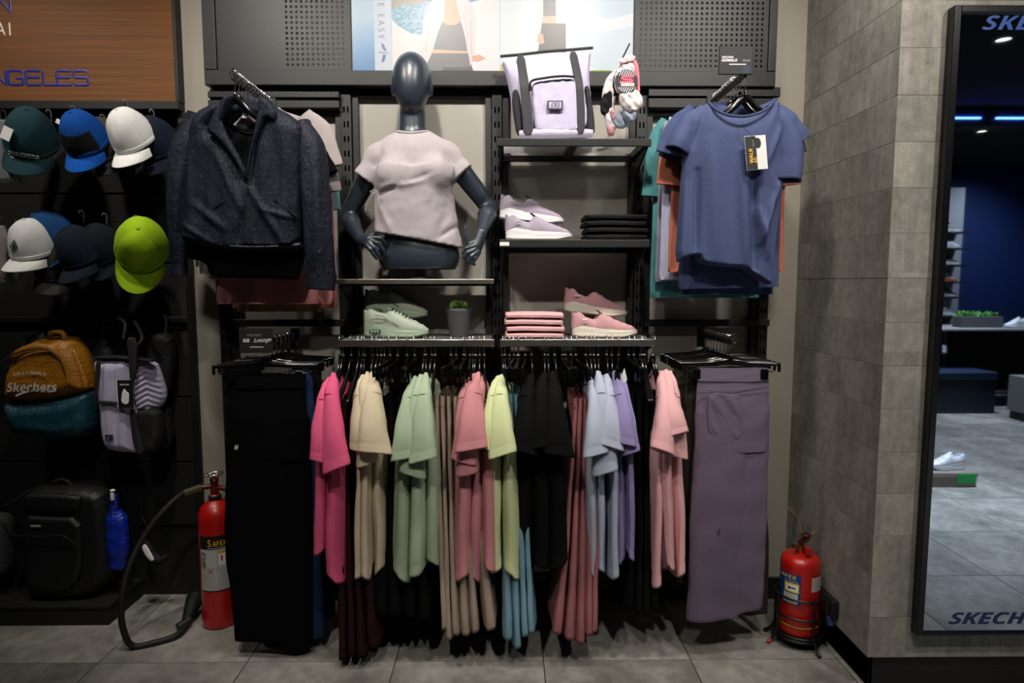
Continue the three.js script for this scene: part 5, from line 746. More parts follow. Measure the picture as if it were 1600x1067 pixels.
// ---------- sock packs on a hook ----------
{
  const wh = cloth(0xd9cfd0), pkc = cloth(0xd97a86), bk = cloth(0x1c1c20), gy = cloth(0x8d94a3), x = 0.463, z = 0.3;
  const pack = (label, pos, list) => { const t = thing('sock_pack', label, 'socks', pos); for (const [n, p, zz, m, tt] of list) part(t, n, puff(p, { z: zz, t: tt ?? 0.018, e: 0.02, cell: 0.004, fold: (x, y, d) => (0.006 * N(x * 40, y * 36, 3) + 0.003 * Math.sin((x * 1.2 + y) * 150)) * sm(0, .012, d) }), m); return t; };
  const a = pack('front pack of pink and white socks with a black striped round label', [0.472,2.185,0.3], [
    ['sock', [[0.447,2.342],[0.46,2.368],[0.485,2.381],[0.51,2.366],[0.523,2.335],[0.527,2.281],[0.53,2.237],[0.507,2.232],[0.462,2.237],[0.436,2.251],[0.43,2.305]], 0.30, wh], ['cuff', [[0.442,2.364],[0.459,2.376],[0.49,2.386],[0.512,2.378],[0.505,2.361],[0.475,2.356],[0.45,2.347]], 0.322, cloth(0xe0b9bd), 0.006], ['sock', [[0.49,2.378],[0.513,2.369],[0.526,2.339],[0.533,2.232],[0.518,2.232],[0.508,2.33]], 0.315, pkc, 0.01],
    ['sock', [[0.446,2.241],[0.482,2.249],[0.517,2.256],[0.541,2.227],[0.546,2.195],[0.519,2.168],[0.483,2.163],[0.452,2.195]], 0.315, wh, 0.022], ['sock', [[0.462,2.187],[0.493,2.178],[0.524,2.178],[0.519,2.138],[0.494,2.123],[0.468,2.148]], 0.305, gy]]);
  const [g, m] = decal(0.088, 0.088, canvasTex(256, 256, (c) => { c.fillStyle = '#202026'; c.fillRect(0, 0, 256, 256); c.strokeStyle = '#e8e2e4'; c.lineWidth = 7; for (let i = -6; i < 14; i++) { c.beginPath(); c.moveTo(i * 26, 0); c.lineTo(i * 26 - 34, 66); c.stroke(); c.beginPath(); c.moveTo(i * 26, 196); c.lineTo(i * 26 - 34, 256); c.stroke(); } c.strokeStyle = '#e2546a'; c.lineWidth = 22; c.beginPath(); c.moveTo(215, 78); c.lineTo(90, 78); c.quadraticCurveTo(60, 100, 100, 108); c.lineTo(180, 112); c.quadraticCurveTo(215, 126, 175, 140); c.lineTo(50, 140); c.stroke(); c.fillStyle = '#e9e6e2'; c.fillRect(66, 150, 150, 34); c.fillStyle = '#202026'; c.font = 'bold 30px sans-serif'; c.fillText('SKECHERS', 66, 178); }));
  const disc = new THREE.CircleGeometry(0.044, 32); disc.translate(0.473, 2.281, 0.338); m.map.needsUpdate = true; part(a, 'round_label', disc, m, 'black striped round label with red letter');
  const bkd = new THREE.CylinderGeometry(0.045, 0.045, 0.003, 32).rotateX(Math.PI / 2).translate(0.473, 2.281, 0.336); part(a, 'label_card', bkd, bk);
  pack('pack of white and black socks behind the front pack at left', [0.415,2.17,0.26], [['sock', [[0.426,2.337],[0.447,2.347],[0.448,2.243],[0.429,2.143],[0.395,2.153],[0.386,2.243],[0.401,2.307]], 0.262, wh], ['band', [[0.427,2.317],[0.447,2.322],[0.448,2.243],[0.43,2.238]], 0.275, bk, 0.012], ['band', [[0.397,2.253],[0.427,2.268],[0.433,2.208],[0.408,2.163],[0.382,2.173],[0.381,2.223]], 0.272, bk, 0.014], ['sock', [[0.398,2.173],[0.433,2.193],[0.46,2.143],[0.445,2.107],[0.409,2.112]], 0.265, wh]]);
  pack('pack of grey and pink patterned socks lowest on the hook', [0.454,2.103,0.28], [['sock', [[0.437,2.19],[0.473,2.175],[0.494,2.14],[0.479,2.11],[0.443,2.115],[0.422,2.145]], 0.28, gy], ['sock', [[0.479,2.15],[0.52,2.16],[0.515,2.13],[0.485,2.11]], 0.285, gy], ['sock', [[0.407,2.125],[0.443,2.12],[0.439,2.085],[0.413,2.085]], 0.27, cloth(0xa5737c)], ['sock', [[0.416,2.185],[0.442,2.185],[0.448,2.15],[0.425,2.14]], 0.288, cloth(0xb98d96), 0.012]]);
  const hk = thing('peg_hook', 'thin black hook holding the sock packs', 'hook', [0.494,2.415,0.2]); part(hk, 'wire', merge([rod([0.453,2.36,0.32], [0.484,2.423,0.335], 0.003, 8), pipe([[0.504,2.404,0.059], [0.479,2.375,0.2], [0.453,2.358,0.32]], 0.003, 20, 6)]), M.black);
}

// ---------- left fixture ----------
{
  const xr = -1.425, yb = 2.277, xl = -2.9, blue = mat(0x101a78, 0.45), wood = new THREE.MeshStandardMaterial({ map: woodTex, roughness: 0.7, bumpMap: woodTex, bumpScale: 0.0004 });
  const s = thing('sign_board', 'warm wooden sign board with blue raised letters above the caps', 'sign', [-2.1, yb, 0.02]);
  part(s, 'board', box(xl, xr, yb, 2.9, -0.055, 0.05, 0.002), wood);
  // raised letters drawn with rounded strokes
  const stroke = (lists, x, y, w, h, m, name, r) => { for (const L of lists) part(s, name, merge(L.map((l) => new THREE.TubeGeometry(new THREE.CatmullRomCurve3(l.map(([a, b]) => V3(x + a * w, y + b * h, 0)), false, 'catmullrom', 0.08), l.length * 10, r, 6).scale(1, 1, 0.2).translate(0, 0, 0.0508))), m); };
  const G = { N: [[[0, 0], [0, 1], [0.04, 1], [0.96, 0], [1, 0], [1, 1]]], G: [[[1, 0.8], [0.97, 0.98], [0.8, 1], [0.15, 1], [0.02, 0.95], [0, 0.8], [0, 0.2], [0.02, 0.05], [0.15, 0], [0.85, 0], [0.98, 0.05], [1, 0.2], [1, 0.45], [0.5, 0.45]]], E: [[[1, 1], [0, 1], [0, 0], [1, 0]], [[0, 0.52], [0.92, 0.52]]], L: [[[0, 1], [0, 0], [1, 0]]], S: [[[0.98, 0.85], [0.9, 1], [0.1, 1], [0, 0.9], [0, 0.65], [0.08, 0.53], [0.92, 0.5], [1, 0.38], [1, 0.1], [0.9, 0], [0.1, 0], [0, 0.14]]], A: [[[0, 0], [0.48, 1], [0.52, 1], [1, 0]], [[0.2, 0.35], [0.8, 0.35]]], I: [[[0, 0], [0, 1]]] };
  const y1 = 2.344, h1 = 2.402 - y1, W = 0.06, xs = [-2.206, -2.135, -2.059, -1.988, -1.928, -1.857];
  'NGELES'.split('').forEach((c, i) => stroke([G[c]], xs[i], y1, W, h1, blue, 'letter', 0.006));
  stroke([G.A], -2.175, 2.549, 0.037, 0.051, M.white, 'letter', 0.0035); stroke([G.I], -2.116, 2.549, 0.01, 0.051, M.white, 'letter', 0.0035);
  stroke([G.N], -2.168, 2.644, 0.06, 0.068, blue, 'letter', 0.006);
  const f = thing('black_display_panel', 'black display wall with hook rails carrying caps and bags', 'display panel', [-2.2, 0.12, 0]);
  part(f, 'top_rail', box(xl, xr + 0.012, yb - 0.035, yb, -0.05, 0.056, 0.003), M.black); part(f, 'side_post', box(xr - 0.012, xr + 0.022, 0.02, yb - 0.036, -0.055, 0.02, 0.003), M.black); part(s, 'edge_trim', box(xr + 0.001, xr + 0.015, yb, 2.9, -0.055, 0.052, 0.002), M.black);
  for (let y = 0.35; y < 2.2; y += 0.31) part(f, 'slat', box(xl, xr - 0.014, y, y + 0.302, -0.058, -0.045, 0.002), M.blackMatte);
  for (const py of [2.195, 1.70, 1.315]) part(f, 'hook_rail', box(xl, xr - 0.02, py, py + 0.025, -0.044, -0.02, 0.003), M.black);
  const b = thing('display_plinth', 'low black plinth under the luggage at left', 'plinth', [-2.4, 0, 0.1]); part(b, 'top', box(-3.2, -1.735, 0.075, 0.09, -0.05, 0.225, 0.004), M.blackMatte); part(b, 'front', box(-3.2, -1.74, 0, 0.074, 0.19, 0.22, 0.003), M.blackMatte); part(b, 'end', box(-1.77, -1.74, 0, 0.074, -0.05, 0.189, 0.002), M.blackMatte);
}
function capShapes() {
  const rx = 0.083, rz = 0.098, h = 0.14, sec = (t0, t1, n, vm = 1, o0 = 0) => {
    const f = (off) => grid(n, 16, (u, v) => { const th = mix(t0, t1, u), a = v * vm * Math.PI / 2, R = Math.pow(Math.cos(a), 0.88) + off; let d = 1e9; for (let k = 0; k < 6; k++) { const q = Math.atan2(Math.sin(th - k * Math.PI / 3), Math.cos(th - k * Math.PI / 3)); d = Math.min(d, Math.abs(q)); } const g = 1 - 0.018 * Math.exp(-((d / 0.05) ** 2)) + 0.05 * N(th * 1.3, a * 1.6, 2); return [rx * R * g * Math.sin(th), h * Math.sin(a) * (1 + off), rz * R * g * Math.cos(th)]; });
    return merge([f(o0), f(o0 - 0.02)]);
  };
  const brim = () => { const f = (dy) => grid(24, 10, (u, v) => { const k = u * 2 - 1, th = k * 1.12, e = Math.sqrt(Math.max(0, 1 - k * k * 0.96)), z = rz * Math.cos(th) + 0.072 * v * e, x = rx * Math.sin(th) * (1 + 0.05 * v); return [x, -0.004 - 0.022 * k * k * (0.35 + 0.65 * v) - 0.012 * v * v + dy, z]; }); const e = grid(24, 2, (u, v) => { const k = u * 2 - 1, th = k * 1.12, q = Math.sqrt(Math.max(0, 1 - k * k * 0.96)); return [rx * Math.sin(th) * 1.05, -0.004 - 0.022 * k * k - 0.012 - 0.004 * v, rz * Math.cos(th) + 0.072 * q + 0.0015 * Math.sin(v * 3.1)]; }); return merge([f(0), f(-0.004), e]); };
  return { low: sec(-Math.PI / 3, Math.PI / 3, 24, 0.42, 0.018), front: sec(-Math.PI / 3, Math.PI / 3, 24), rest: sec(Math.PI / 3, Math.PI * 5 / 3, 48), brim: brim(), button: ball(0, h, 0, 0.007, 0.004, 0.007, 6), strap: tube([[-0.03, 0.012, -rz + 0.006], [0, 0.014, -rz - 0.004], [0.03, 0.012, -rz + 0.006]], { a: [0.003], b: [0.009], up: [0, 1, 0], n: 12, m: 10 }), band: tube(Array.from({ length: 13 }, (_, i) => { const a = -2.6 + 5.2 * i / 12; return [rx * Math.sin(a) * 1.0, 0.006, rz * Math.cos(a)]; }), { a: [0.0022], b: [0.009], up: [0, 1, 0], n: 48, m: 8, lip: false }) };
}
const CAP = capShapes();
function cap(label, [x, y, z], rot, cols, extra = [], k = 1) {
  const t = thing('cap', label, 'cap', [x, y, z], null, true); t.rotation.set(...rot, 'YXZ'); t.scale.setScalar(k); const c = (k) => cloth(k, { bumpScale: 0.0008 });
  const cr = c(cols[0]), fr = cols[1] === cols[0] ? cr : c(cols[1]), br = cols[2] === cols[0] ? cr : c(cols[2]);
  const crown = part(t, 'crown', CAP.rest, cr), fp = part(t, 'front_panel', CAP.front, fr); part(t, 'brim', CAP.brim, br); part(crown, 'button', CAP.button, cr); part(t, 'back_strap', CAP.strap, cr); part(t, 'sweatband', CAP.band, cols[3] ? c(cols[3]) : cr);
  extra.forEach(([n, g, m, l]) => part(t, n, g, m, l)); return t;
}
function capHook(label, x, y, z, card) {
  const t = thing('display_hook', label, 'hook', [x, y, -0.02]), g = mat(0x55585c, 0.3);
  part(t, 'prong', pipe([[x, y, -0.019], [x, y, z], [x, y + 0.01, z + 0.012]], 0.003, 16, 6), M.black); part(t, 'clip', pipe([[x, y - 0.02, z - 0.01], [x + 0.005, y + 0.01, z - 0.005], [x + 0.003, y + 0.024, z], [x - 0.006, y + 0.026, z + 0.004], [x - 0.009, y + 0.016, z + 0.004]], 0.0035, 20, 6), g);
  if (card) part(t, 'card', new RoundedBoxGeometry(card[0], card[1], 0.002, 1, 0.0008).rotateZ(card[2]).translate(x + (card[3] ?? 0), y - 0.03, z - 0.012), card[4] ?? M.paper);
}
{
  const C = (px, py, z) => [px, py, z];
  cap('dark teal cap with a white price sticker, top row', [-1.998,2.078,0.13], [0.75, 0.25, -0.18], [0x1d3a40, 0x1d3a40, 0x1a3339], [['price_sticker', new THREE.BoxGeometry(0.036, 0.045, 0.002).rotateX(-0.6).rotateY(-0.5).translate(-0.044, 0.082, 0.079), M.paper], ['crown_print', text('SKECHERS', 0.014, 0.002, -0.045, 0.012, 0.1), mat(0xa9b0ae, 0.6)]], 1.15);
  cap('blue and black sports cap with a blue brim, top row', [-1.739,2.078,0.17], [0.85, 0.05, 0], [0x08428f, 0x08428f, 0x094a9e], [['black_band', CAP.low, cloth(0x141416), 'black front band']]);
  cap('dark grey cap behind the blue and black one, top row', [-1.702,2.075,0.06], [0.8, 0.1, 0.25], [0x3a3935, 0x3a3935, 0x35342f]);
  cap('white cap hung right of the blue and black cap, top row', [-1.534,2.082,0.18], [0.75, -0.1, 0.06], [0xd9d9d6, 0xd9d9d6, 0xdededb]);
  cap('navy cap half hidden behind the white one, top row', [-1.482,2.076,0.08], [0.8, 0.1, 0.2], [0x131b2b, 0x131b2b, 0x101726]);
  const lg = merge([[0, 0], [0, 0]].map((_, i) => { const s = new THREE.Shape(); const k = i ? 0.55 : 1; s.moveTo(0, 0.024 * k); s.lineTo(0.014 * k, 0); s.lineTo(0, -0.024 * k); s.lineTo(-0.014 * k, 0); s.closePath(); if (!i) { const q = new THREE.Path(); q.moveTo(0, 0.019); q.lineTo(-0.0105, 0); q.lineTo(0, -0.019); q.lineTo(0.0105, 0); q.closePath(); s.holes.push(q); } const g = new THREE.ExtrudeGeometry(s, { depth: 0.001, bevelEnabled: false }); g.scale(1.25, 1.25, 1); g.rotateX(-0.5); g.translate(0.0, 0.06, 0.0955); return g; }));
  cap('white cap with a black diamond emblem, second row', [-1.984,1.629,0.17], [0.45, -0.1, -0.08], [0xd4d4d2, 0xd4d4d2, 0xdadad8], [['emblem', lg, mat(0x151515, 0.7), 'black diamond emblem']]);
  cap('royal blue cap tucked behind the white emblem cap', [-1.933,1.68,0.09], [0.7, 0.2, 0.5], [0x143f6c, 0x143f6c, 0x123a64]);
  cap('charcoal cap with brim below the white emblem cap', [-1.941,1.542,0.1], [0.5, 0.3, -0.1], [0x2a2a28, 0x2a2a28, 0x31312e]);
  cap('dark navy cap left of the lime cap, front one', [-1.787,1.608,0.16], [0.65, -0.1, 0.1], [0x121b27, 0x121b27, 0x0f1722]);
  cap('dark navy cap left of the lime cap, one behind', [-1.732,1.625,0.09], [0.7, 0.2, 0.25], [0x10151e, 0x10151e, 0x0d1119]);
  cap('bright lime green cap turned to show its brim, second row', [-1.52,1.639,0.2], [1.1, 0.1, -0.3], [0x93b818, 0x9cc21a, 0x8bae15], [], 1.18);
  [[-1.809, 2.205, 0.14, [0.045, 0.03, 0.1], 'blue and black cap'], [-1.742, 2.192, 0.05, [0.06, 0.022, -0.45, 0.02], 'dark grey cap'], [-1.583, 2.226, 0.15, [0.04, 0.03, -0.15], 'top row white cap'], [-1.524, 2.211, 0.06, [0.035, 0.03, -0.3], 'top row navy cap'], [-1.952, 2.204, 0.08, [0.07, 0.02, -0.5, 0.05], 'dark teal cap'], [-2.009, 1.761, 0.13, [0.06, 0.05, 0.2], 'white emblem cap'], [-1.949, 1.753, 0.07, [0.06, 0.08, 0.45, 0.03], 'royal blue cap'], [-1.813, 1.775, 0.12, null, 'front dark navy cap'], [-1.753, 1.77, 0.06, null, 'rear dark navy cap'], [-1.57, 1.754, 0.14, null, 'lime cap']].forEach(([x, y, z, c, n]) => capHook('grey display hook above the ' + n, x, y, z, c));
  const film = new THREE.MeshPhysicalMaterial({ color: 0xcfd4d6, roughness: 0.12, transmission: 0.75, thickness: 0 });
  const pouch = (label, p, z, m) => { const t = thing('clear_pouch', label, 'packet', [p[0][0], p[3][1], z]); part(t, 'film', puff(p, { z: z, t: 0.02, e: 0.02, cell: 0.006, round: 1, fold: (x, y) => 0.004 * N(x * 30, y * 12, 2) }), film, 'crinkled clear plastic'); part(t, 'contents', puff(p.map(([x, y]) => [mix(x, (p[0][0] + p[2][0]) / 2, .25), mix(y, (p[0][1] + p[2][1]) / 2, .15)]), { z, t: 0.012, e: 0.02, cell: 0.007 }), m); part(t, 'hanger_loop', pipe([[mix(p[0][0], p[1][0], .5) - 0.01, p[0][1] - 0.01, z], [mix(p[0][0], p[1][0], .5) - 0.008, p[0][1] + 0.03, z], [mix(p[0][0], p[1][0], .5) + 0.008, p[0][1] + 0.03, z], [mix(p[0][0], p[1][0], .5) + 0.01, p[0][1] - 0.01, z]], 0.003, 16, 6), M.black); };
  pouch('clear plastic pouch of black goods at the left edge, top row', [[-2.12,2.173],[-2.042,2.166],[-2.023,1.911],[-2.134,1.916]], 0.17, M.blackMatte);
  pouch('second clear pouch leaning beside the first, top row', [[-2.04,2.025],[-2.013,2.03],[-1.986,1.901],[-2.012,1.896]], 0.2, M.blackMatte);
  pouch('clear pouch with grey goods at the left edge, second row', [[-2.115,1.727],[-2.05,1.733],[-2.056,1.5],[-2.127,1.489]], 0.15, mat(0x55504c, 0.7));
  pouch('clear pouch with an orange printed card at the left edge, second row', [[-2.14,1.733],[-2.071,1.734],[-2.088,1.495],[-2.158,1.495]], 0.2, mat(0x9a5230, 0.7));
  const pt = thing('price_ticket', 'small orange and white price ticket on the second hook rail', 'price ticket', [-2.092,1.763,0.05]); part(pt, 'ticket', box(-2.12, -2.064, 1.752, 1.766, 0.05, 0.054, 0.001), mat(0xcf8a3c, 0.6)); part(pt, 'ticket_top', box(-2.12, -2.064, 1.766, 1.777, 0.05, 0.053, 0.001), M.paper);
}
// ---------- bags at left ----------
{
  const mu = nylon(0x9a6414, { bumpScale: 0.002, roughness: 0.45 }), te = nylon(0x123f4c, { bumpScale: 0.002, roughness: 0.42 }), z = 0.12;
  const t = thing('two_tone_backpack', 'mustard and teal backpack with a white script print hung at left', 'backpack', [-2.028,0.807,0.14]);
  const fld = (x, y, d) => (0.008 * N(x * 9, y * 8, 4) + 0.003 * N(x * 26, y * 22, 9)) * sm(0, .03, d);
  part(t, 'upper_shell', puff([[-2.174,0.989],[-2.16,1.094],[-2.134,1.154],[-2.087,1.217],[-2.025,1.252],[-1.936,1.266],[-1.861,1.26],[-1.826,1.176],[-1.809,1.093],[-1.8,1.027],[-1.885,1.005],[-1.995,0.983],[-2.104,0.978]], { z, t: 0.085, e: 0.07, fold: fld }), mu);
  part(t, 'lower_shell', puff([[-2.174,0.989],[-2.104,0.981],[-1.995,0.986],[-1.885,1.008],[-1.797,1.033],[-1.795,0.927],[-1.808,0.849],[-1.864,0.816],[-2.006,0.822],[-2.147,0.833],[-2.169,0.9]], { z, t: 0.088, e: 0.06, fold: fld }), te);
  part(t, 'top_pocket_flap', puff([[-2.117,1.178],[-2.072,1.219],[-2.003,1.243],[-1.91,1.232],[-1.866,1.178],[-1.853,1.129],[-1.914,1.178],[-2.02,1.197],[-2.097,1.162]], { z: 0.19, t: 0.014, e: 0.02 }), mu);
  part(t, 'handle', pipe([[-1.956,1.26,0.16], [-1.942,1.28,0.17], [-1.893,1.28,0.17], [-1.89,1.226,0.16]], 0.011, 20, 10), mu);
  part(t, 'side_strap', puff([[-1.861,1.217],[-1.843,1.148],[-1.832,1.066],[-1.813,1.033],[-1.795,1.052],[-1.817,1.135],[-1.84,1.203]], { z: 0.17, t: 0.01, e: 0.01 }), mu); part(t, 'zip', pipe([[-2.139,1.16,0.2], [-2.05,1.205,0.215], [-1.942,1.218,0.215], [-1.889,1.177,0.21], [-1.869,1.093,0.2]], 0.004, 24, 6), mat(0x3d2a10, 0.7));
  part(t, 'hang_loop', puff([[-2.002,1.336],[-1.974,1.336],[-1.969,1.253],[-2.002,1.253]], { z: 0.13, t: 0.004, e: 0.005 }), M.blackMatte);
  const wp = mat(0xc9c6bd, 0.7), zt = 0.214, letters = [];
  'CALIFORNIA'.split('').forEach((c, i) => { const k = i / 9 - 0.5; letters.push(text(c, 0.0135, 0.001, -2.083 + i * 0.0143 + (i > 2 ? -0.002 : 0), 1.104 + 0.006 - 0.024 * k * k, zt, {})); });
  part(t, 'place_print', merge(letters), wp, 'white arched lettering'); part(t, 'script_print', text('Skechers', 0.038, 0.001, -2.117, 1.036, zt, { skew: 0.25, sx: 0.93 }), wp, 'white script lettering');
  const sw = new THREE.Shape(); sw.moveTo(0, 0); sw.quadraticCurveTo(0.05, 0.028, 0.165, 0.024); sw.quadraticCurveTo(0.05, 0.02, 0.004, -0.008); sw.closePath(); const sg = new THREE.ExtrudeGeometry(sw, { depth: 0.001, bevelEnabled: false, curveSegments: 12 }); sg.translate(-2.079, 1.022, zt); part(t, 'swash_print', sg, wp); part(t, 'year_print', text('EST. 1992', 0.008, 0.001, -1.97, 1.033, zt), wp);
  const t2 = thing('grey_backpack', 'grey backpack hidden behind the mustard one', 'backpack', [-2.006,0.921,0.03]); part(t2, 'shell', puff([[-2.172,1.216],[-2.126,1.267],[-2.025,1.29],[-1.927,1.273],[-1.874,1.215],[-1.845,1.169],[-1.842,1.042],[-1.877,0.925],[-2.107,0.926],[-2.184,1.042]], { z: 0.03, t: 0.05, e: 0.06 }), nylon(0x2d302f)); part(t2, 'handle', pipe([[-2.005,1.285,0.06], [-1.982,1.331,0.06], [-1.949,1.316,0.06], [-1.929,1.274,0.06]], 0.007, 16, 8), M.blackMatte);
  const lil = nylon(0xb9b2cc, { bumpScale: 0.0008, roughness: 0.6 }), t3 = thing('lilac_tote_bag', 'lilac quilted tote bag with black webbing hung beside the mustard backpack', 'bag', [-1.663,0.737,0.14]);
  const quilt = (x, y, d) => (-0.004 * Math.pow(Math.abs(Math.sin((x + 2) * 62)), 8) + 0.004 * N(x * 12, y * 10, 3)) * sm(0, .02, d);
  part(t3, 'front', puff([[-1.772,1.176],[-1.713,1.17],[-1.615,1.17],[-1.61,1.066],[-1.605,0.955],[-1.604,0.787],[-1.6,0.756],[-1.682,0.759],[-1.741,0.771],[-1.759,0.844],[-1.758,0.955],[-1.767,1.066]], { z: 0.15, t: 0.05, e: 0.05, cell: 0.005, fold: quilt }), lil);
  part(t3, 'side', puff([[-1.603,1.165],[-1.53,1.154],[-1.514,1.087],[-1.499,1.003],[-1.518,0.947],[-1.569,0.933],[-1.612,0.952]], { z: (x, y) => 0.15 - 0.5 * (x - -1.609), t: 0.03, e: 0.03, cell: 0.005, fold: (x, y, d) => (0.006 * Math.sin(y * 260 + 8 * Math.abs(x - -1.557) * 20) + 0.004 * N(x * 20, y * 20, 2)) * sm(0, .012, d) }), lil);
  part(t3, 'mesh_side', puff([[-1.624,0.945],[-1.512,0.956],[-1.495,0.859],[-1.516,0.762],[-1.585,0.74],[-1.626,0.743]], { z: 0.14, t: 0.04, e: 0.03, fold: (x, y, d) => 0.005 * N(x * 20, y * 20, 2) }), mat(0x131315, 0.8)); part(t3, 'top_band', puff([[-1.772,1.17],[-1.739,1.187],[-1.631,1.186],[-1.507,1.17],[-1.513,1.153],[-1.632,1.167],[-1.74,1.167]], { z: 0.17, t: 0.035, e: 0.02 }), M.blackMatte);
  for (const p of [[[-1.732,1.167],[-1.711,1.172],[-1.728,1.069],[-1.745,0.959],[-1.753,1],[-1.742,1.096]], [[-1.602,1.266],[-1.555,1.266],[-1.56,1.167],[-1.57,1.085],[-1.595,1.072],[-1.594,1.18]], [[-1.604,0.959],[-1.583,0.959],[-1.567,0.848],[-1.55,0.764],[-1.585,0.759],[-1.6,0.848]]]) part(t3, 'strap', puff(p, { z: 0.21, t: 0.006, e: 0.008, cell: 0.005 }), mat(0x18181a, 0.75)); part(t3, 'cross_strap', puff([[-1.743,0.998],[-1.641,0.989],[-1.641,0.973],[-1.744,0.981]], { z: 0.207, t: 0.005, e: 0.006, cell: 0.004 }), mat(0x18181a, 0.75));
  part(t3, 'handle', pipe([[-1.607,1.259,0.22], [-1.607,1.317,0.2], [-1.68,1.34,0.12], [-1.734,1.33,0.05]], 0.007, 24, 8), M.blackMatte); part(t3, 'handle', pipe([[-1.575,1.216,0.2], [-1.552,1.255,0.18], [-1.609,1.32,0.12], [-1.671,1.336,0.06]], 0.008, 24, 8), M.blackMatte);
  part(t3, 'logo_patch', new RoundedBoxGeometry(0.034, 0.024, 0.004, 2, 0.0019).translate(-1.702, 0.835, 0.203), mat(0x2b2833, 0.5)); part(t3, 'logo_letter', text('S', 0.013, 0.001, -1.711, 0.827, 0.206, { skew: 0.2, sx: 1.3 }), mat(0x6c6680, 0.5));
  const tg = thing('bag_swing_tag', 'black swing tag with a white bag drawing on the lilac tote', 'price tag', [-1.609,0.969,0.23]); part(tg, 'card', box(-1.638, -1.574, 0.969, 1.087, 0.228, 0.2305, 0.0008), mat(0x131313, 0.5)); part(tg, 'edge', box(-1.641, -1.635, 0.969, 1.087, 0.2275, 0.23, 0.0008), M.white); part(tg, 'bag_print', puff([[-1.609,1.054],[-1.6,1.038],[-1.589,1.032],[-1.592,0.988],[-1.608,0.983],[-1.624,0.994],[-1.619,1.032]], { z: 0.231, t: 0.001, e: 0.003, cell: 0.003 }), M.white); part(tg, 'brand_print', text('SKECHERS', 0.006, 0.0006, -1.627, 1.065, 0.2306), M.white);
  const bag = (label, p, zc, tt, c) => { const b = thing('black_bag', label, 'bag', [p[0][0], p[3][1], zc]); part(b, 'shell', puff(p, { z: zc, t: tt, e: 0.04, fold: (x, y, d) => 0.006 * N(x * 12, y * 10, 2) * sm(0, .02, d) }), nylon(c, { roughness: 0.6 })); part(b, 'handle', pipe([[mix(p[0][0], p[1][0], .3), p[0][1], zc], [mix(p[0][0], p[1][0], .4), p[0][1] + 0.07, zc - 0.03], [mix(p[0][0], p[1][0], .6), p[0][1] + 0.07, zc - 0.03], [mix(p[0][0], p[1][0], .7), p[0][1], zc]], 0.007, 20, 8), M.blackMatte); };
  bag('black bag behind the lilac tote at its upper right', [[-1.629,1.272],[-1.492,1.272],[-1.492,1.156],[-1.529,0.981],[-1.599,0.864],[-1.639,0.923]], 0.02, 0.035, 0x141416);
  bag('dark grey bag low behind the lilac tote', [[-1.613,0.927],[-1.52,0.956],[-1.51,0.809],[-1.531,0.738],[-1.595,0.733]], 0.04, 0.03, 0x18181a);
  bag('dark bag between the grey backpack and lilac tote', [[-1.905,1.242],[-1.799,1.257],[-1.776,1.155],[-1.797,1.039],[-1.898,1.039]], 0.01, 0.03, 0x1b1f25);
  // luggage row
  const bk = nylon(0x121214, { roughness: 0.5, bumpScale: 0.001 }), q = thing('travel_backpack', 'large black travel backpack standing on the plinth', 'backpack', [-2.05,0.033,0.1]);
  part(q, 'shell', puff([[-2.16,0.506],[-2.139,0.568],[-2.076,0.602],[-1.883,0.607],[-1.78,0.584],[-1.757,0.504],[-1.756,0.331],[-1.77,0.186],[-1.832,0.081],[-2.057,0.07],[-2.14,0.082],[-2.153,0.217],[-2.164,0.362]], { z: 0.08, t: 0.1, e: 0.05, fold: (x, y, d) => 0.004 * N(x * 9, y * 8, 2) * sm(0, .03, d) }), bk);
  part(q, 'front_panel', puff([[-2.109,0.486],[-2,0.48],[-1.859,0.474],[-1.858,0.321],[-1.877,0.192],[-1.941,0.134],[-2.105,0.149],[-2.111,0.293]], { z: 0.18, t: 0.02, e: 0.02 }), bk); part(q, 'top_pocket', puff([[-2.098,0.565],[-2.074,0.587],[-1.853,0.575],[-1.849,0.547],[-1.874,0.497],[-2.097,0.503]], { z: 0.178, t: 0.02, e: 0.02 }), bk);
  part(q, 'handle', pipe([[-2.023,0.575,0.12], [-2.004,0.616,0.12], [-1.958,0.622,0.12], [-1.921,0.581,0.12]], 0.008, 20, 8), bk); part(q, 'strap', pipe([[-2.217,0.514,0.16], [-2.15,0.544,0.18], [-2.089,0.589,0.16]], 0.006, 20, 6), bk); part(q, 'zip', pipe([[-2.144,0.408,0.215], [-2.021,0.403,0.218], [-1.912,0.403,0.217], [-1.875,0.365,0.21]], 0.003, 24, 6), M.black); part(q, 'badge', box(-2.063, -2.019, 0.439, 0.449, 0.203, 0.206, 0.001), mat(0x9a9a9a, 0.4));
  const bl = thing('blue_pouch', 'shiny cobalt blue drawstring pouch hanging by the travel backpack', 'pouch', [-1.749,0.213,0.12]);
  part(bl, 'bag', tube([[-1.739,0.484,0.13], [-1.736,0.443,0.13], [-1.737,0.331,0.13], [-1.746,0.218,0.13]], { a: [0.028, 0.045, 0.048, 0.034], b: [0.02, 0.032, 0.034, 0.02], n: 50, m: 40, cap0: true, cap1: true, lip: false, fold: (u, v) => 0.004 * N(u * 9, v * 12, 2) + 0.002 * Math.sin(u * 60) * (1 - v) }), nylon(0x0a2ba0, { roughness: 0.4 })); part(bl, 'neck', tube([[-1.738,0.56,0.13], [-1.743,0.478,0.13]], { a: [0.012, 0.02], b: [0.012, 0.02], n: 8, m: 20, cap0: true }), nylon(0x09218a)); part(bl, 'toggle', merge([lathe([[0, 0], [0.008, 0], [0.008, 0.035], [0.006, 0.038], [0, 0.038]], 14, -1.736, 0.54, 0.15), ball(-1.733, 0.584, 0.15, 0.011, 0.006, 0.011, 6)]), M.white);
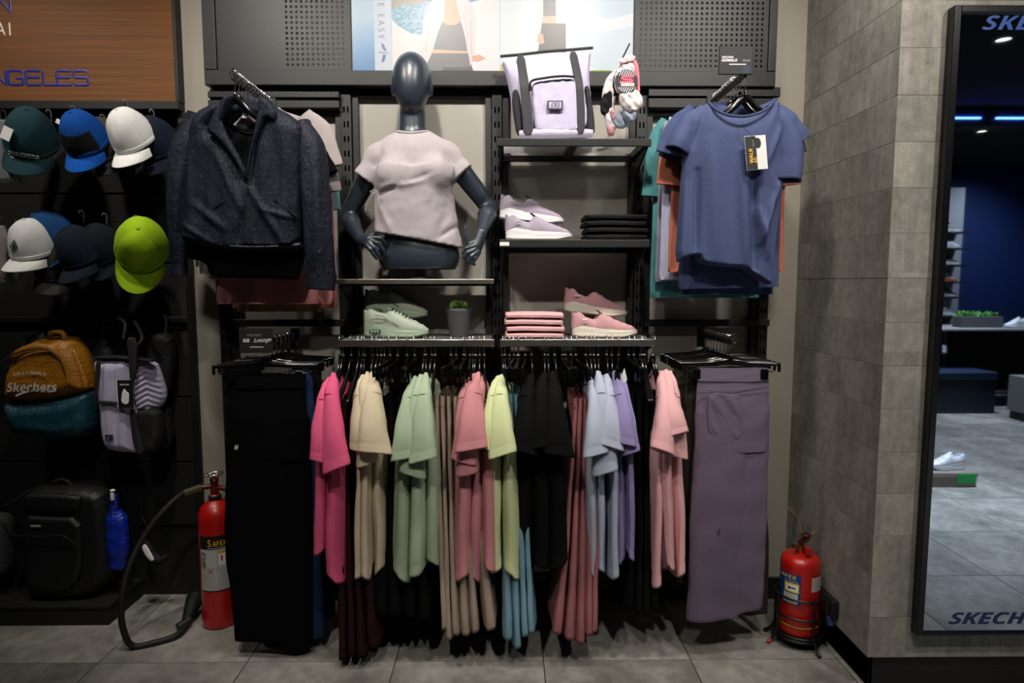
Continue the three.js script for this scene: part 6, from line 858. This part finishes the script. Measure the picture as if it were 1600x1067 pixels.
  const sl = thing('slide_sandal', 'black and white sandal hanging low by the blue pouch', 'shoe', [-1.632,0.249,0.08]); part(sl, 'sole', puff([[-1.657,0.333],[-1.639,0.342],[-1.612,0.312],[-1.591,0.27],[-1.569,0.251],[-1.545,0.269],[-1.534,0.251],[-1.571,0.215],[-1.611,0.215],[-1.643,0.264]], { z: 0.09, t: 0.02, e: 0.02 }), M.blackMatte); part(sl, 'white_patch', puff([[-1.638,0.317],[-1.623,0.323],[-1.605,0.29],[-1.587,0.251],[-1.599,0.24],[-1.621,0.261],[-1.639,0.296]], { z: 0.112, t: 0.006, e: 0.008, cell: 0.004 }), M.white); part(sl, 'hang_cord', pipe([[-1.668,0.536,0.06], [-1.654,0.492,0.07], [-1.654,0.442,0.08], [-1.63,0.404,0.09], [-1.634,0.33,0.1]], 0.002, 24, 5), M.black);
  const gb = thing('grey_bag', 'grey bag cut off by the left edge beside the travel backpack', 'bag', [-2.324,0.171,0.1]); part(gb, 'shell', puff([[-2.403,0.459],[-2.256,0.47],[-2.226,0.423],[-2.226,0.312],[-2.24,0.194],[-2.283,0.182],[-2.425,0.183]], { z: 0.1, t: 0.06, e: 0.05 }), nylon(0x3a3a3c));
}

// ---------- left fire extinguisher ----------
{
  const x = -1.262, z = 0.2, r = 0.072, yS = 0.554, t = thing('fire_extinguisher', 'tall red fire extinguisher with long black hose beside the black trousers', 'fire extinguisher', [x, 0, z]);
  part(t, 'cylinder', lathe([[0, 0], [r * 0.9, 0], [r, 0.012], [r, yS - 0.075], [r * 0.97, yS - 0.05], [r * 0.8, yS - 0.02], [r * 0.5, yS - 0.002], [r * 0.33, yS + 0.006], [r * 0.3, yS + 0.03], [0, yS + 0.03]], 48, x, 0, z), M.red);
  const y0 = 0.175, y1 = 0.421, lab = grid(40, 2, (u, v) => { const a = mix(-0.68, 1.75, u); return [x + (r + 0.0008) * Math.sin(a), mix(y0, y1, v), z + (r + 0.0008) * Math.cos(a), u, v]; });
  const tex = canvasTex(640, 640, (c, w, h) => {
    c.fillStyle = '#b9b8b4'; c.fillRect(0, 0, w, h); c.fillStyle = '#141414'; c.fillRect(0, 0, w, h * 0.24); c.fillRect(0, h - 14, w, 14); c.fillStyle = '#d9a416'; c.font = 'bold 112px sans-serif'; c.fillText('S', 150, 118); c.font = 'bold 86px sans-serif'; c.fillText('AFEX', 226, 118); c.fillStyle = '#c9c4b4'; for (let i = 0; i < 12; i++) c.fillRect(150 + i * 26, 134, 19, 9);
    for (const [s, y] of [['B', 190], ['C', 288]]) { c.fillStyle = '#141414'; c.fillRect(22, y, 84, 88); c.strokeStyle = '#b9b8b4'; c.lineWidth = 5; c.strokeRect(30, y + 8, 68, 72); c.fillStyle = '#e8e8e4'; c.font = 'bold 66px sans-serif'; c.fillText(s, 42, y + 68); }
    c.fillStyle = '#d9a416'; c.fillRect(300, 176, 300, 30); c.fillStyle = '#e3e1da'; c.fillRect(300, 206, 300, 140); c.strokeStyle = '#8a8880'; c.lineWidth = 3; c.strokeRect(300, 176, 300, 170); c.fillStyle = '#b02a1c'; c.fillRect(340, 230, 24, 60); c.strokeStyle = '#b02a1c'; c.lineWidth = 12; c.beginPath(); c.moveTo(150, 380); c.lineTo(220, 430); c.moveTo(220, 380); c.lineTo(150, 430); c.stroke();
    const r = rng(4); for (let i = 0; i < 22; i++) { c.fillStyle = i % 5 === 2 ? '#a8483e' : '#77756f'; c.fillRect(i % 2 ? 300 : 24, 370 + i * 11, 120 + r() * 150, 4); } c.fillStyle = '#8a8880'; c.fillRect(286, 170, 5, 440);
  });
  part(t, 'label', lab, new THREE.MeshStandardMaterial({ map: tex, roughness: 0.45 }), 'grey and black printed label');
  const gm = mat(0x5a1710, 0.45), yv = yS + 0.03;
  part(t, 'collar', lathe([[0, 0], [0.026, 0], [0.027, 0.012], [0.022, 0.018], [0, 0.018]], 24, x, yS + 0.01, z), M.rubber); part(t, 'valve_body', merge([lathe([[0, 0], [0.016, 0], [0.018, 0.02], [0.015, 0.05], [0.018, 0.055], [0.018, 0.07], [0, 0.07]], 20, x, yv, z), rod([x, yv + 0.03, z], [x + 0.075, yv + 0.02, z], 0.011, 12), rod([x, yv + 0.035, z], [x - 0.05, yv + 0.035, z + 0.02], 0.011, 12)]), gm);
  part(t, 'pressure_plug', rod([x + 0.07, yv + 0.02, z], [x + 0.1, yv + 0.018, z], 0.009, 12), M.steel);
  const wheel = []; for (let k = 0; k < 8; k++) { const a = k / 8 * 6.283; wheel.push(ball(x + 0.03 * Math.cos(a), yv + 0.088, z + 0.03 * Math.sin(a), 0.0095, 0.006, 0.0095, 6)); } wheel.push(new THREE.TorusGeometry(0.028, 0.006, 8, 28).rotateX(Math.PI / 2).translate(x, yv + 0.088, z), rod([x - 0.028, yv + 0.088, z], [x + 0.028, yv + 0.088, z], 0.004, 6), rod([x, yv + 0.07, z], [x, yv + 0.092, z], 0.007, 10)); part(t, 'hand_wheel', merge(wheel), M.steel);
  part(t, 'hose', pipe([[x - 0.05, yv + 0.035, z + 0.02], [-1.387,0.593,0.23], [-1.454,0.527,0.28], [-1.508,0.443,0.32], [-1.546,0.327,0.38], [-1.555,0.211,0.42], [-1.55,0.108,0.43], [-1.526, 0.016, 0.41], [-1.457, 0.012, 0.38], [-1.388, 0.016, 0.33], [-1.382, 0.028, 0.24]], 0.0125, 120, 12), M.rubber);
  part(t, 'hose_ferrule', rod([x - 0.045, yv + 0.036, z + 0.018], [-1.374,0.598,0.228], 0.015, 14), mat(0x6a6248, 0.4, { metalness: 0.6 }));
  part(t, 'discharge_horn', rod([-1.39, 0.03, 0.245], [-1.414, 0.062, 0.11], 0.018, 20, 0.04), M.rubber); part(t, 'grip', rod([-1.408, 0.022, 0.28], [-1.379, 0.032, 0.235], 0.018, 14), M.black);
}
// ---------- right fire extinguisher in its cage stand ----------
{
  const [x, z] = [1.222, 0.372], r = 0.078, y0 = 0.05, yS = 0.386, t = thing('fire_extinguisher', 'short red fire extinguisher with a blue and yellow label in the corner cage stand', 'fire extinguisher', [x, y0, z]);
  part(t, 'cylinder', lathe([[0, y0], [r * 0.94, y0], [r, y0 + 0.012], [r, yS - 0.045], [r * 0.96, yS - 0.025], [r * 0.8, yS - 0.008], [r * 0.4, yS], [0, yS + 0.002]], 48, x, 0, z), M.red); part(t, 'yellow_ring', new THREE.TorusGeometry(r + 0.001, 0.0035, 6, 48).rotateX(Math.PI / 2).translate(x, y0 + 0.045, z), mat(0xa87516, 0.5));
  const lab = (a0, a1, ya, yb, tex, n, l) => part(t, n, grid(24, 1, (u, v) => { const a = mix(a0, a1, u); return [x + (r + 0.0008) * Math.sin(a), mix(ya, yb, v), z + (r + 0.0008) * Math.cos(a), u, v]; }), new THREE.MeshStandardMaterial({ map: tex, roughness: 0.4 }), l);
  lab(-1.75, -0.38, y0 + 0.14, yS - 0.07, canvasTex(320, 512, (c, w, h) => { c.fillStyle = '#173a86'; c.fillRect(0, 0, w, h); c.fillStyle = '#e0c02a'; c.font = 'bold 84px sans-serif'; c.fillText('SAFEX', 22, 84); c.strokeStyle = '#c9c9c4'; c.lineWidth = 7; c.beginPath(); c.moveTo(120, 128); for (let i = 0; i < 6; i++) c.quadraticCurveTo(132 + i * 28, i % 2 ? 138 : 100, 148 + i * 28, 122); c.stroke(); c.fillStyle = '#e0c02a'; c.fillRect(120, 150, 180, 160); c.fillStyle = '#e8e6dc'; c.fillRect(134, 180, 152, 110); c.fillStyle = '#2a2a2a'; c.beginPath(); c.arc(190, 240, 22, 0, 7); c.fill(); c.fillRect(215, 222, 46, 26); c.fillStyle = '#cfcdc6'; c.fillRect(110, 330, 180, 165); c.fillStyle = '#7d7b76'; for (let i = 0; i < 11; i++) c.fillRect(122, 346 + i * 13, 120 + (i * 37) % 40, 4); }), 'label', 'blue and yellow label');
  lab(0.15, 0.95, y0 + 0.2, y0 + 0.27, canvasTex(256, 196, (c, w, h) => { c.fillStyle = '#c8c2bc'; c.fillRect(0, 0, w, h); c.fillStyle = '#8a1b16'; c.fillRect(0, 0, w, 30); c.fillStyle = '#6f6a66'; for (let i = 0; i < 8; i++) c.fillRect(16, 46 + i * 18, 210 - (i * 31) % 60, 6); }), 'sticker', 'small white sticker');
  part(t, 'valve', merge([lathe([[0, 0], [0.016, 0], [0.016, 0.03], [0.011, 0.035], [0.011, 0.05], [0, 0.05]], 18, x - 0.003, yS, z)]), M.brass); part(t, 'carry_handle', merge([rod([x - 0.012, yS + 0.045, z + 0.01], [x + 0.012, yS + 0.075, z + 0.03], 0.011, 10), ball(x + 0.008, yS + 0.082, z + 0.02, 0.022, 0.007, 0.02, 8)]), mat(0x3a0d0c, 0.4)); part(t, 'lever', box(x + 0.0, x + 0.022, yS + 0.005, yS + 0.035, z + 0.02, z + 0.05, 0.004), M.red); part(t, 'gauge', rod([x - 0.035, yS + 0.035, z + 0.01], [x - 0.03, yS + 0.035, z + 0.024], 0.013, 18), M.steel); part(t, 'cable_tie', merge([pipe([[x - 0.005, yS + 0.06, z + 0.02], [1.2,0.532,0.38], [1.148,0.587,0.38]], 0.0017, 16, 5), pipe([[x, yS + 0.07, z + 0.02], [1.274,0.482,0.39]], 0.0015, 8, 5)]), mat(0x9a7d1c, 0.6), 'yellow cable tie sticking up');
  const b = mat(0x0d0d0e, 0.35), s = thing('extinguisher_stand', 'black wire cage stand with red tipped feet holding the short extinguisher', 'stand', [x, 0, z]), R = 0.092;
  const hoop = (y, rr) => new THREE.TorusGeometry(rr, 0.0052, 8, 56).rotateX(Math.PI / 2).translate(x, y, z);
  for (const y of [0.215, 0.135]) part(s, 'hoop', hoop(y, R), b); part(s, 'base_hoop', merge([hoop(0.055, R), hoop(0.042, R)]), b); part(s, 'base_plate', lathe([[0, 0.035], [R, 0.035], [R, 0.046], [0, 0.046]], 40, x, 0, z), b);
  for (const [a, l] of [[0.25, 0], [-2.2, 1], [2.4, 2], [-1.45, 3]]) { const dx = Math.sin(a), dz = Math.cos(a), L = part(s, 'leg', pipe([[x + dx * R, 0.22, z + dz * R], [x + dx * R, 0.1, z + dz * R], [x + dx * (R + 0.004), 0.05, z + dz * (R + 0.004)], [x + dx * (R + 0.03), 0.012, z + dz * (R + 0.03)]], 0.0055, 24, 8), b); part(L, 'foot', rod([x + dx * (R + 0.026), 0.016, z + dz * (R + 0.026)], [x + dx * (R + 0.042), 0.007, z + dz * (R + 0.042)], 0.0075, 10), l === 3 ? M.red : b); }
  const o = thing('power_outlet', 'black outlet box low on the concrete wall beside the extinguisher', 'outlet', [1.32, 0.2, 0.42]); part(o, 'box', box(1.292, 1.324, 0.165, 0.235, 0.3, 0.5, 0.006), M.black); part(o, 'cover', box(1.286, 1.2915, 0.175, 0.225, 0.32, 0.48, 0.003), mat(0x202022, 0.4)); part(o, 'blue_plug', rod([1.3, 0.165, 0.47], [1.3, 0.13, 0.485], 0.014, 12), mat(0x14335e, 0.5), 'blue plug hanging from it');
}

// ---------- mirror on the pier and the shop behind the camera that it shows ----------
{
  const zf = 0.74, xl = 1.477, y0 = 0.231, y1 = 2.406, xr = 2.75, t = thing('wall_mirror', 'tall black framed mirror with blue brand lettering on the concrete pier', 'mirror', [(xl + xr) / 2, y0, 0.72]), w = 0.024;
  part(t, 'back_board', box(xl + 0.004, xr, y0 + 0.004, y1 - 0.004, 0.702, 0.724, 0.002), M.blackMatte);
  for (const g of [box(xl, xl + w, y0, y1, 0.7025, zf, 0.003), box(xr - w, xr, y0, y1, 0.7025, zf, 0.003), box(xl + w, xr - w, y0, y0 + 0.01, 0.7025, zf, 0.003), box(xl + w, xr - w, y1 - w, y1, 0.7025, zf, 0.003)]) part(t, 'frame', g, mat(0x0c0c0d, 0.3));
  const gl = new THREE.PlaneGeometry(xr - xl - 2 * w, y1 - y0 - w - 0.01); gl.translate((xl + xr) / 2, (y0 + 0.01 + y1 - w) / 2, 0.7285); part(t, 'mirror_glass', gl, mat(0xc4cdd6, 0.02, { metalness: 1 }));
  const ink = mat(0x10305f, 0.5);
  part(t, 'lettering', text('SKECHERS', 0.043, 0.001, 1.592, 0.27, 0.729, { skew: 0.3, sx: 1.5, seg: 4 }), ink, 'blue slanted lettering low on the glass'); part(t, 'lettering', text('SKECHERS', 0.045, 0.001, 1.573, 2.331, 0.729, { skew: 0.3, sx: 1.5, seg: 4 }), mat(0x124a9a, 0.5), 'blue slanted lettering high on the glass');
}
{
  const ZM = 2 * 0.7285, wh = mat(0xc9cdd2, 0.5), S = shoeParts(0.27, { sole: [0.2, 0.2, 0.17, 0.14, 0.12, 0.1], top: [0.4, 0.42, 0.36, 0.36, 0.42, 0.36, 0.28, 0.22, 0.18, 0.12], tongue: 0.46, W: 0.1 });
  const mk = (label, pos, ry, up, sole, out) => shoe('sneaker', label, pos, ry, 0, 0.27, { shape: S, upper: up, sole, out });
  const bx = thing('shoe_box', 'silver and green shoe box on the floor seen in the mirror', 'box', [3.29, 0, 3.2]); part(bx, 'tray', box(3.12, 3.45, 0.001, 0.075, 3.09, 3.3, 0.003), mat(0x8d8478, 0.5)); part(bx, 'lid', box(3.115, 3.455, 0.076, 0.108, 3.085, 3.305, 0.003), mat(0x9a948c, 0.35, { metalness: 0.4 })); part(bx, 'green_label', box(3.3, 3.44, 0.03, 0.1, 3.081, 3.0845, 0.001), mat(0x1ea84e, 0.4), 'green printed end label');
  mk('white and plum sneaker on the silver and green shoe box', [3.42, 0.112, 3.19], Math.PI, wh, mat(0xd8d8d8, 0.5), mat(0x4a2a3a, 0.6));
  const ot = thing('ottoman', 'dark blue cube ottoman on the far side of the shop', 'ottoman', [5.05, 0, 5.95]); part(ot, 'cushion', new RoundedBoxGeometry(0.92, 0.1, 0.6, 3, 0.02).translate(5.13, 0.43, 6.0), mat(0x16263f, 0.45)); part(ot, 'base', box(4.68, 5.58, 0.001, 0.379, 5.71, 6.29, 0.01), mat(0x121c2e, 0.5));
  const tb = thing('display_table', 'high display table with a pale top across the shop', 'table', [5.9, 0, 6.2]); part(tb, 'tabletop', box(4.9, 7.0, 0.93, 0.955, 5.95, 6.65, 0.005), mat(0x8b8b8b, 0.4)); for (const x of [5.5, 6.9]) for (const z of [6.35, 6.6]) part(tb, 'leg', box(x, x + 0.05, 0.001, 0.929, z, z + 0.05, 0.004), M.black); part(tb, 'panel', box(5.5, 6.95, 0.15, 0.9, 6.42, 6.46, 0.004), M.blackMatte);
  const pl = thing('planter', 'grey trough planter of green succulents on the display table', 'planter', [5.45, 0.956, 6.2]); part(pl, 'trough', new RoundedBoxGeometry(0.5, 0.13, 0.16, 2, 0.008).translate(5.68, 1.022, 6.2), mat(0x45464a, 0.6)); const lf = ball(0, 0.03, 0, 0.014, 0.032, 0.006, 5), r = rng(6), gm = [mat(0x3f7a2a, 0.6), mat(0x5a9a35, 0.6), mat(0x2f6224, 0.6)];
  for (let k = 0; k < 70; k++) { const m = part(pl, 'leaf', lf, gm[k % 3]); m.position.set(5.68 - 5.45 + (r() - 0.5) * 0.46, 1.08 - 0.956, 6.2 - 6.2 + (r() - 0.5) * 0.12); m.rotation.set((r() - 0.5) * 1.4, r() * 6, (r() - 0.5) * 1.4); m.scale.setScalar(0.8 + r() * 0.5); }
  mk('white sneaker on the display table, nearer of two', [6.2, 0.96, 6.1], Math.PI, wh, wh, wh); mk('white sneaker on the display table, behind the nearer one', [6.05, 0.96, 6.4], Math.PI, mat(0xb6c0cc, 0.5), wh, wh);
  const cb = thing('grey_counter', 'grey counter cut off by the mirror edge', 'counter', [5.7, 0, 5.2]); part(cb, 'body', box(5.55, 6.3, 0.09, 0.48, 4.95, 5.5, 0.006), mat(0x6b6b68, 0.7)); part(cb, 'kick', box(5.57, 6.28, 0.001, 0.089, 4.97, 5.48, 0.004), M.black);
  const sh = thing('shoe_wall', 'pale shoe wall with small shelves beside the blue wall', 'shelf unit', [5.9, 0, 7.2]); part(sh, 'back_panel', box(5.7, 6.14, 0.3, 2.75, 7.2, 7.26, 0.004), mat(0x9aa0a6, 0.7)); const ys = [0.55, 0.85, 1.05, 1.3, 1.5, 1.72, 1.94, 2.15]; ys.forEach((y) => part(sh, 'ledge', box(5.6, 6.06, y - 0.02, y, 6.95, 7.199, 0.003), M.black));
  const cs = [0xc9cdd2, 0x3a3d42, 0xa9adb2, 0x202226, 0xb8bcc2, 0x2a2c30, 0xd0d4d8, 0x8a8e94]; ys.forEach((y, i) => mk(['white', 'charcoal', 'light grey', 'black', 'pale grey', 'dark grey', 'bright white', 'mid grey'][i] + ' sneaker on the shoe wall, ledge ' + ['one', 'two', 'three', 'four', 'five', 'six', 'seven', 'eight'][i] + ' from below', [5.74, y + 0.004, 7.07], 0.0, mat(cs[i], 0.6), i === 4 ? mat(0xc8672a, 0.5) : wh, mat(0x333333, 0.7)));
  // blue light strip on a bulkhead
  const led = thing('light_bulkhead', 'black ceiling bulkhead with a blue light strip seen in the mirror', 'light fitting', [4.6, 2.9, 4.6]); part(led, 'bulkhead', box(3.9, 6.2, 2.93, 3.098, 4.56, 4.75, 0.004), M.blackMatte);
  for (const [a, b] of [[4.1, 4.36], [4.5, 4.86], [5.05, 5.6]]) { part(led, 'light_strip', box(a, b, 2.985, 3.003, 4.545, 4.559, 0.003), new THREE.MeshStandardMaterial({ color: 0x223366, emissive: 0x7fb0ff, emissiveIntensity: 3 })); const L = new THREE.RectAreaLight(0x1840ff, 14, b - a, 0.018); L.position.set((a + b) / 2, 2.994, 4.54); L.lookAt((a + b) / 2, 2.994, 0); L.name = 'blue_strip_light'; scene.add(L); }
}

scene.traverse((o) => { if (o.isMesh) { o.castShadow = true; o.receiveShadow = true; } });
renderer.render(scene, camera);
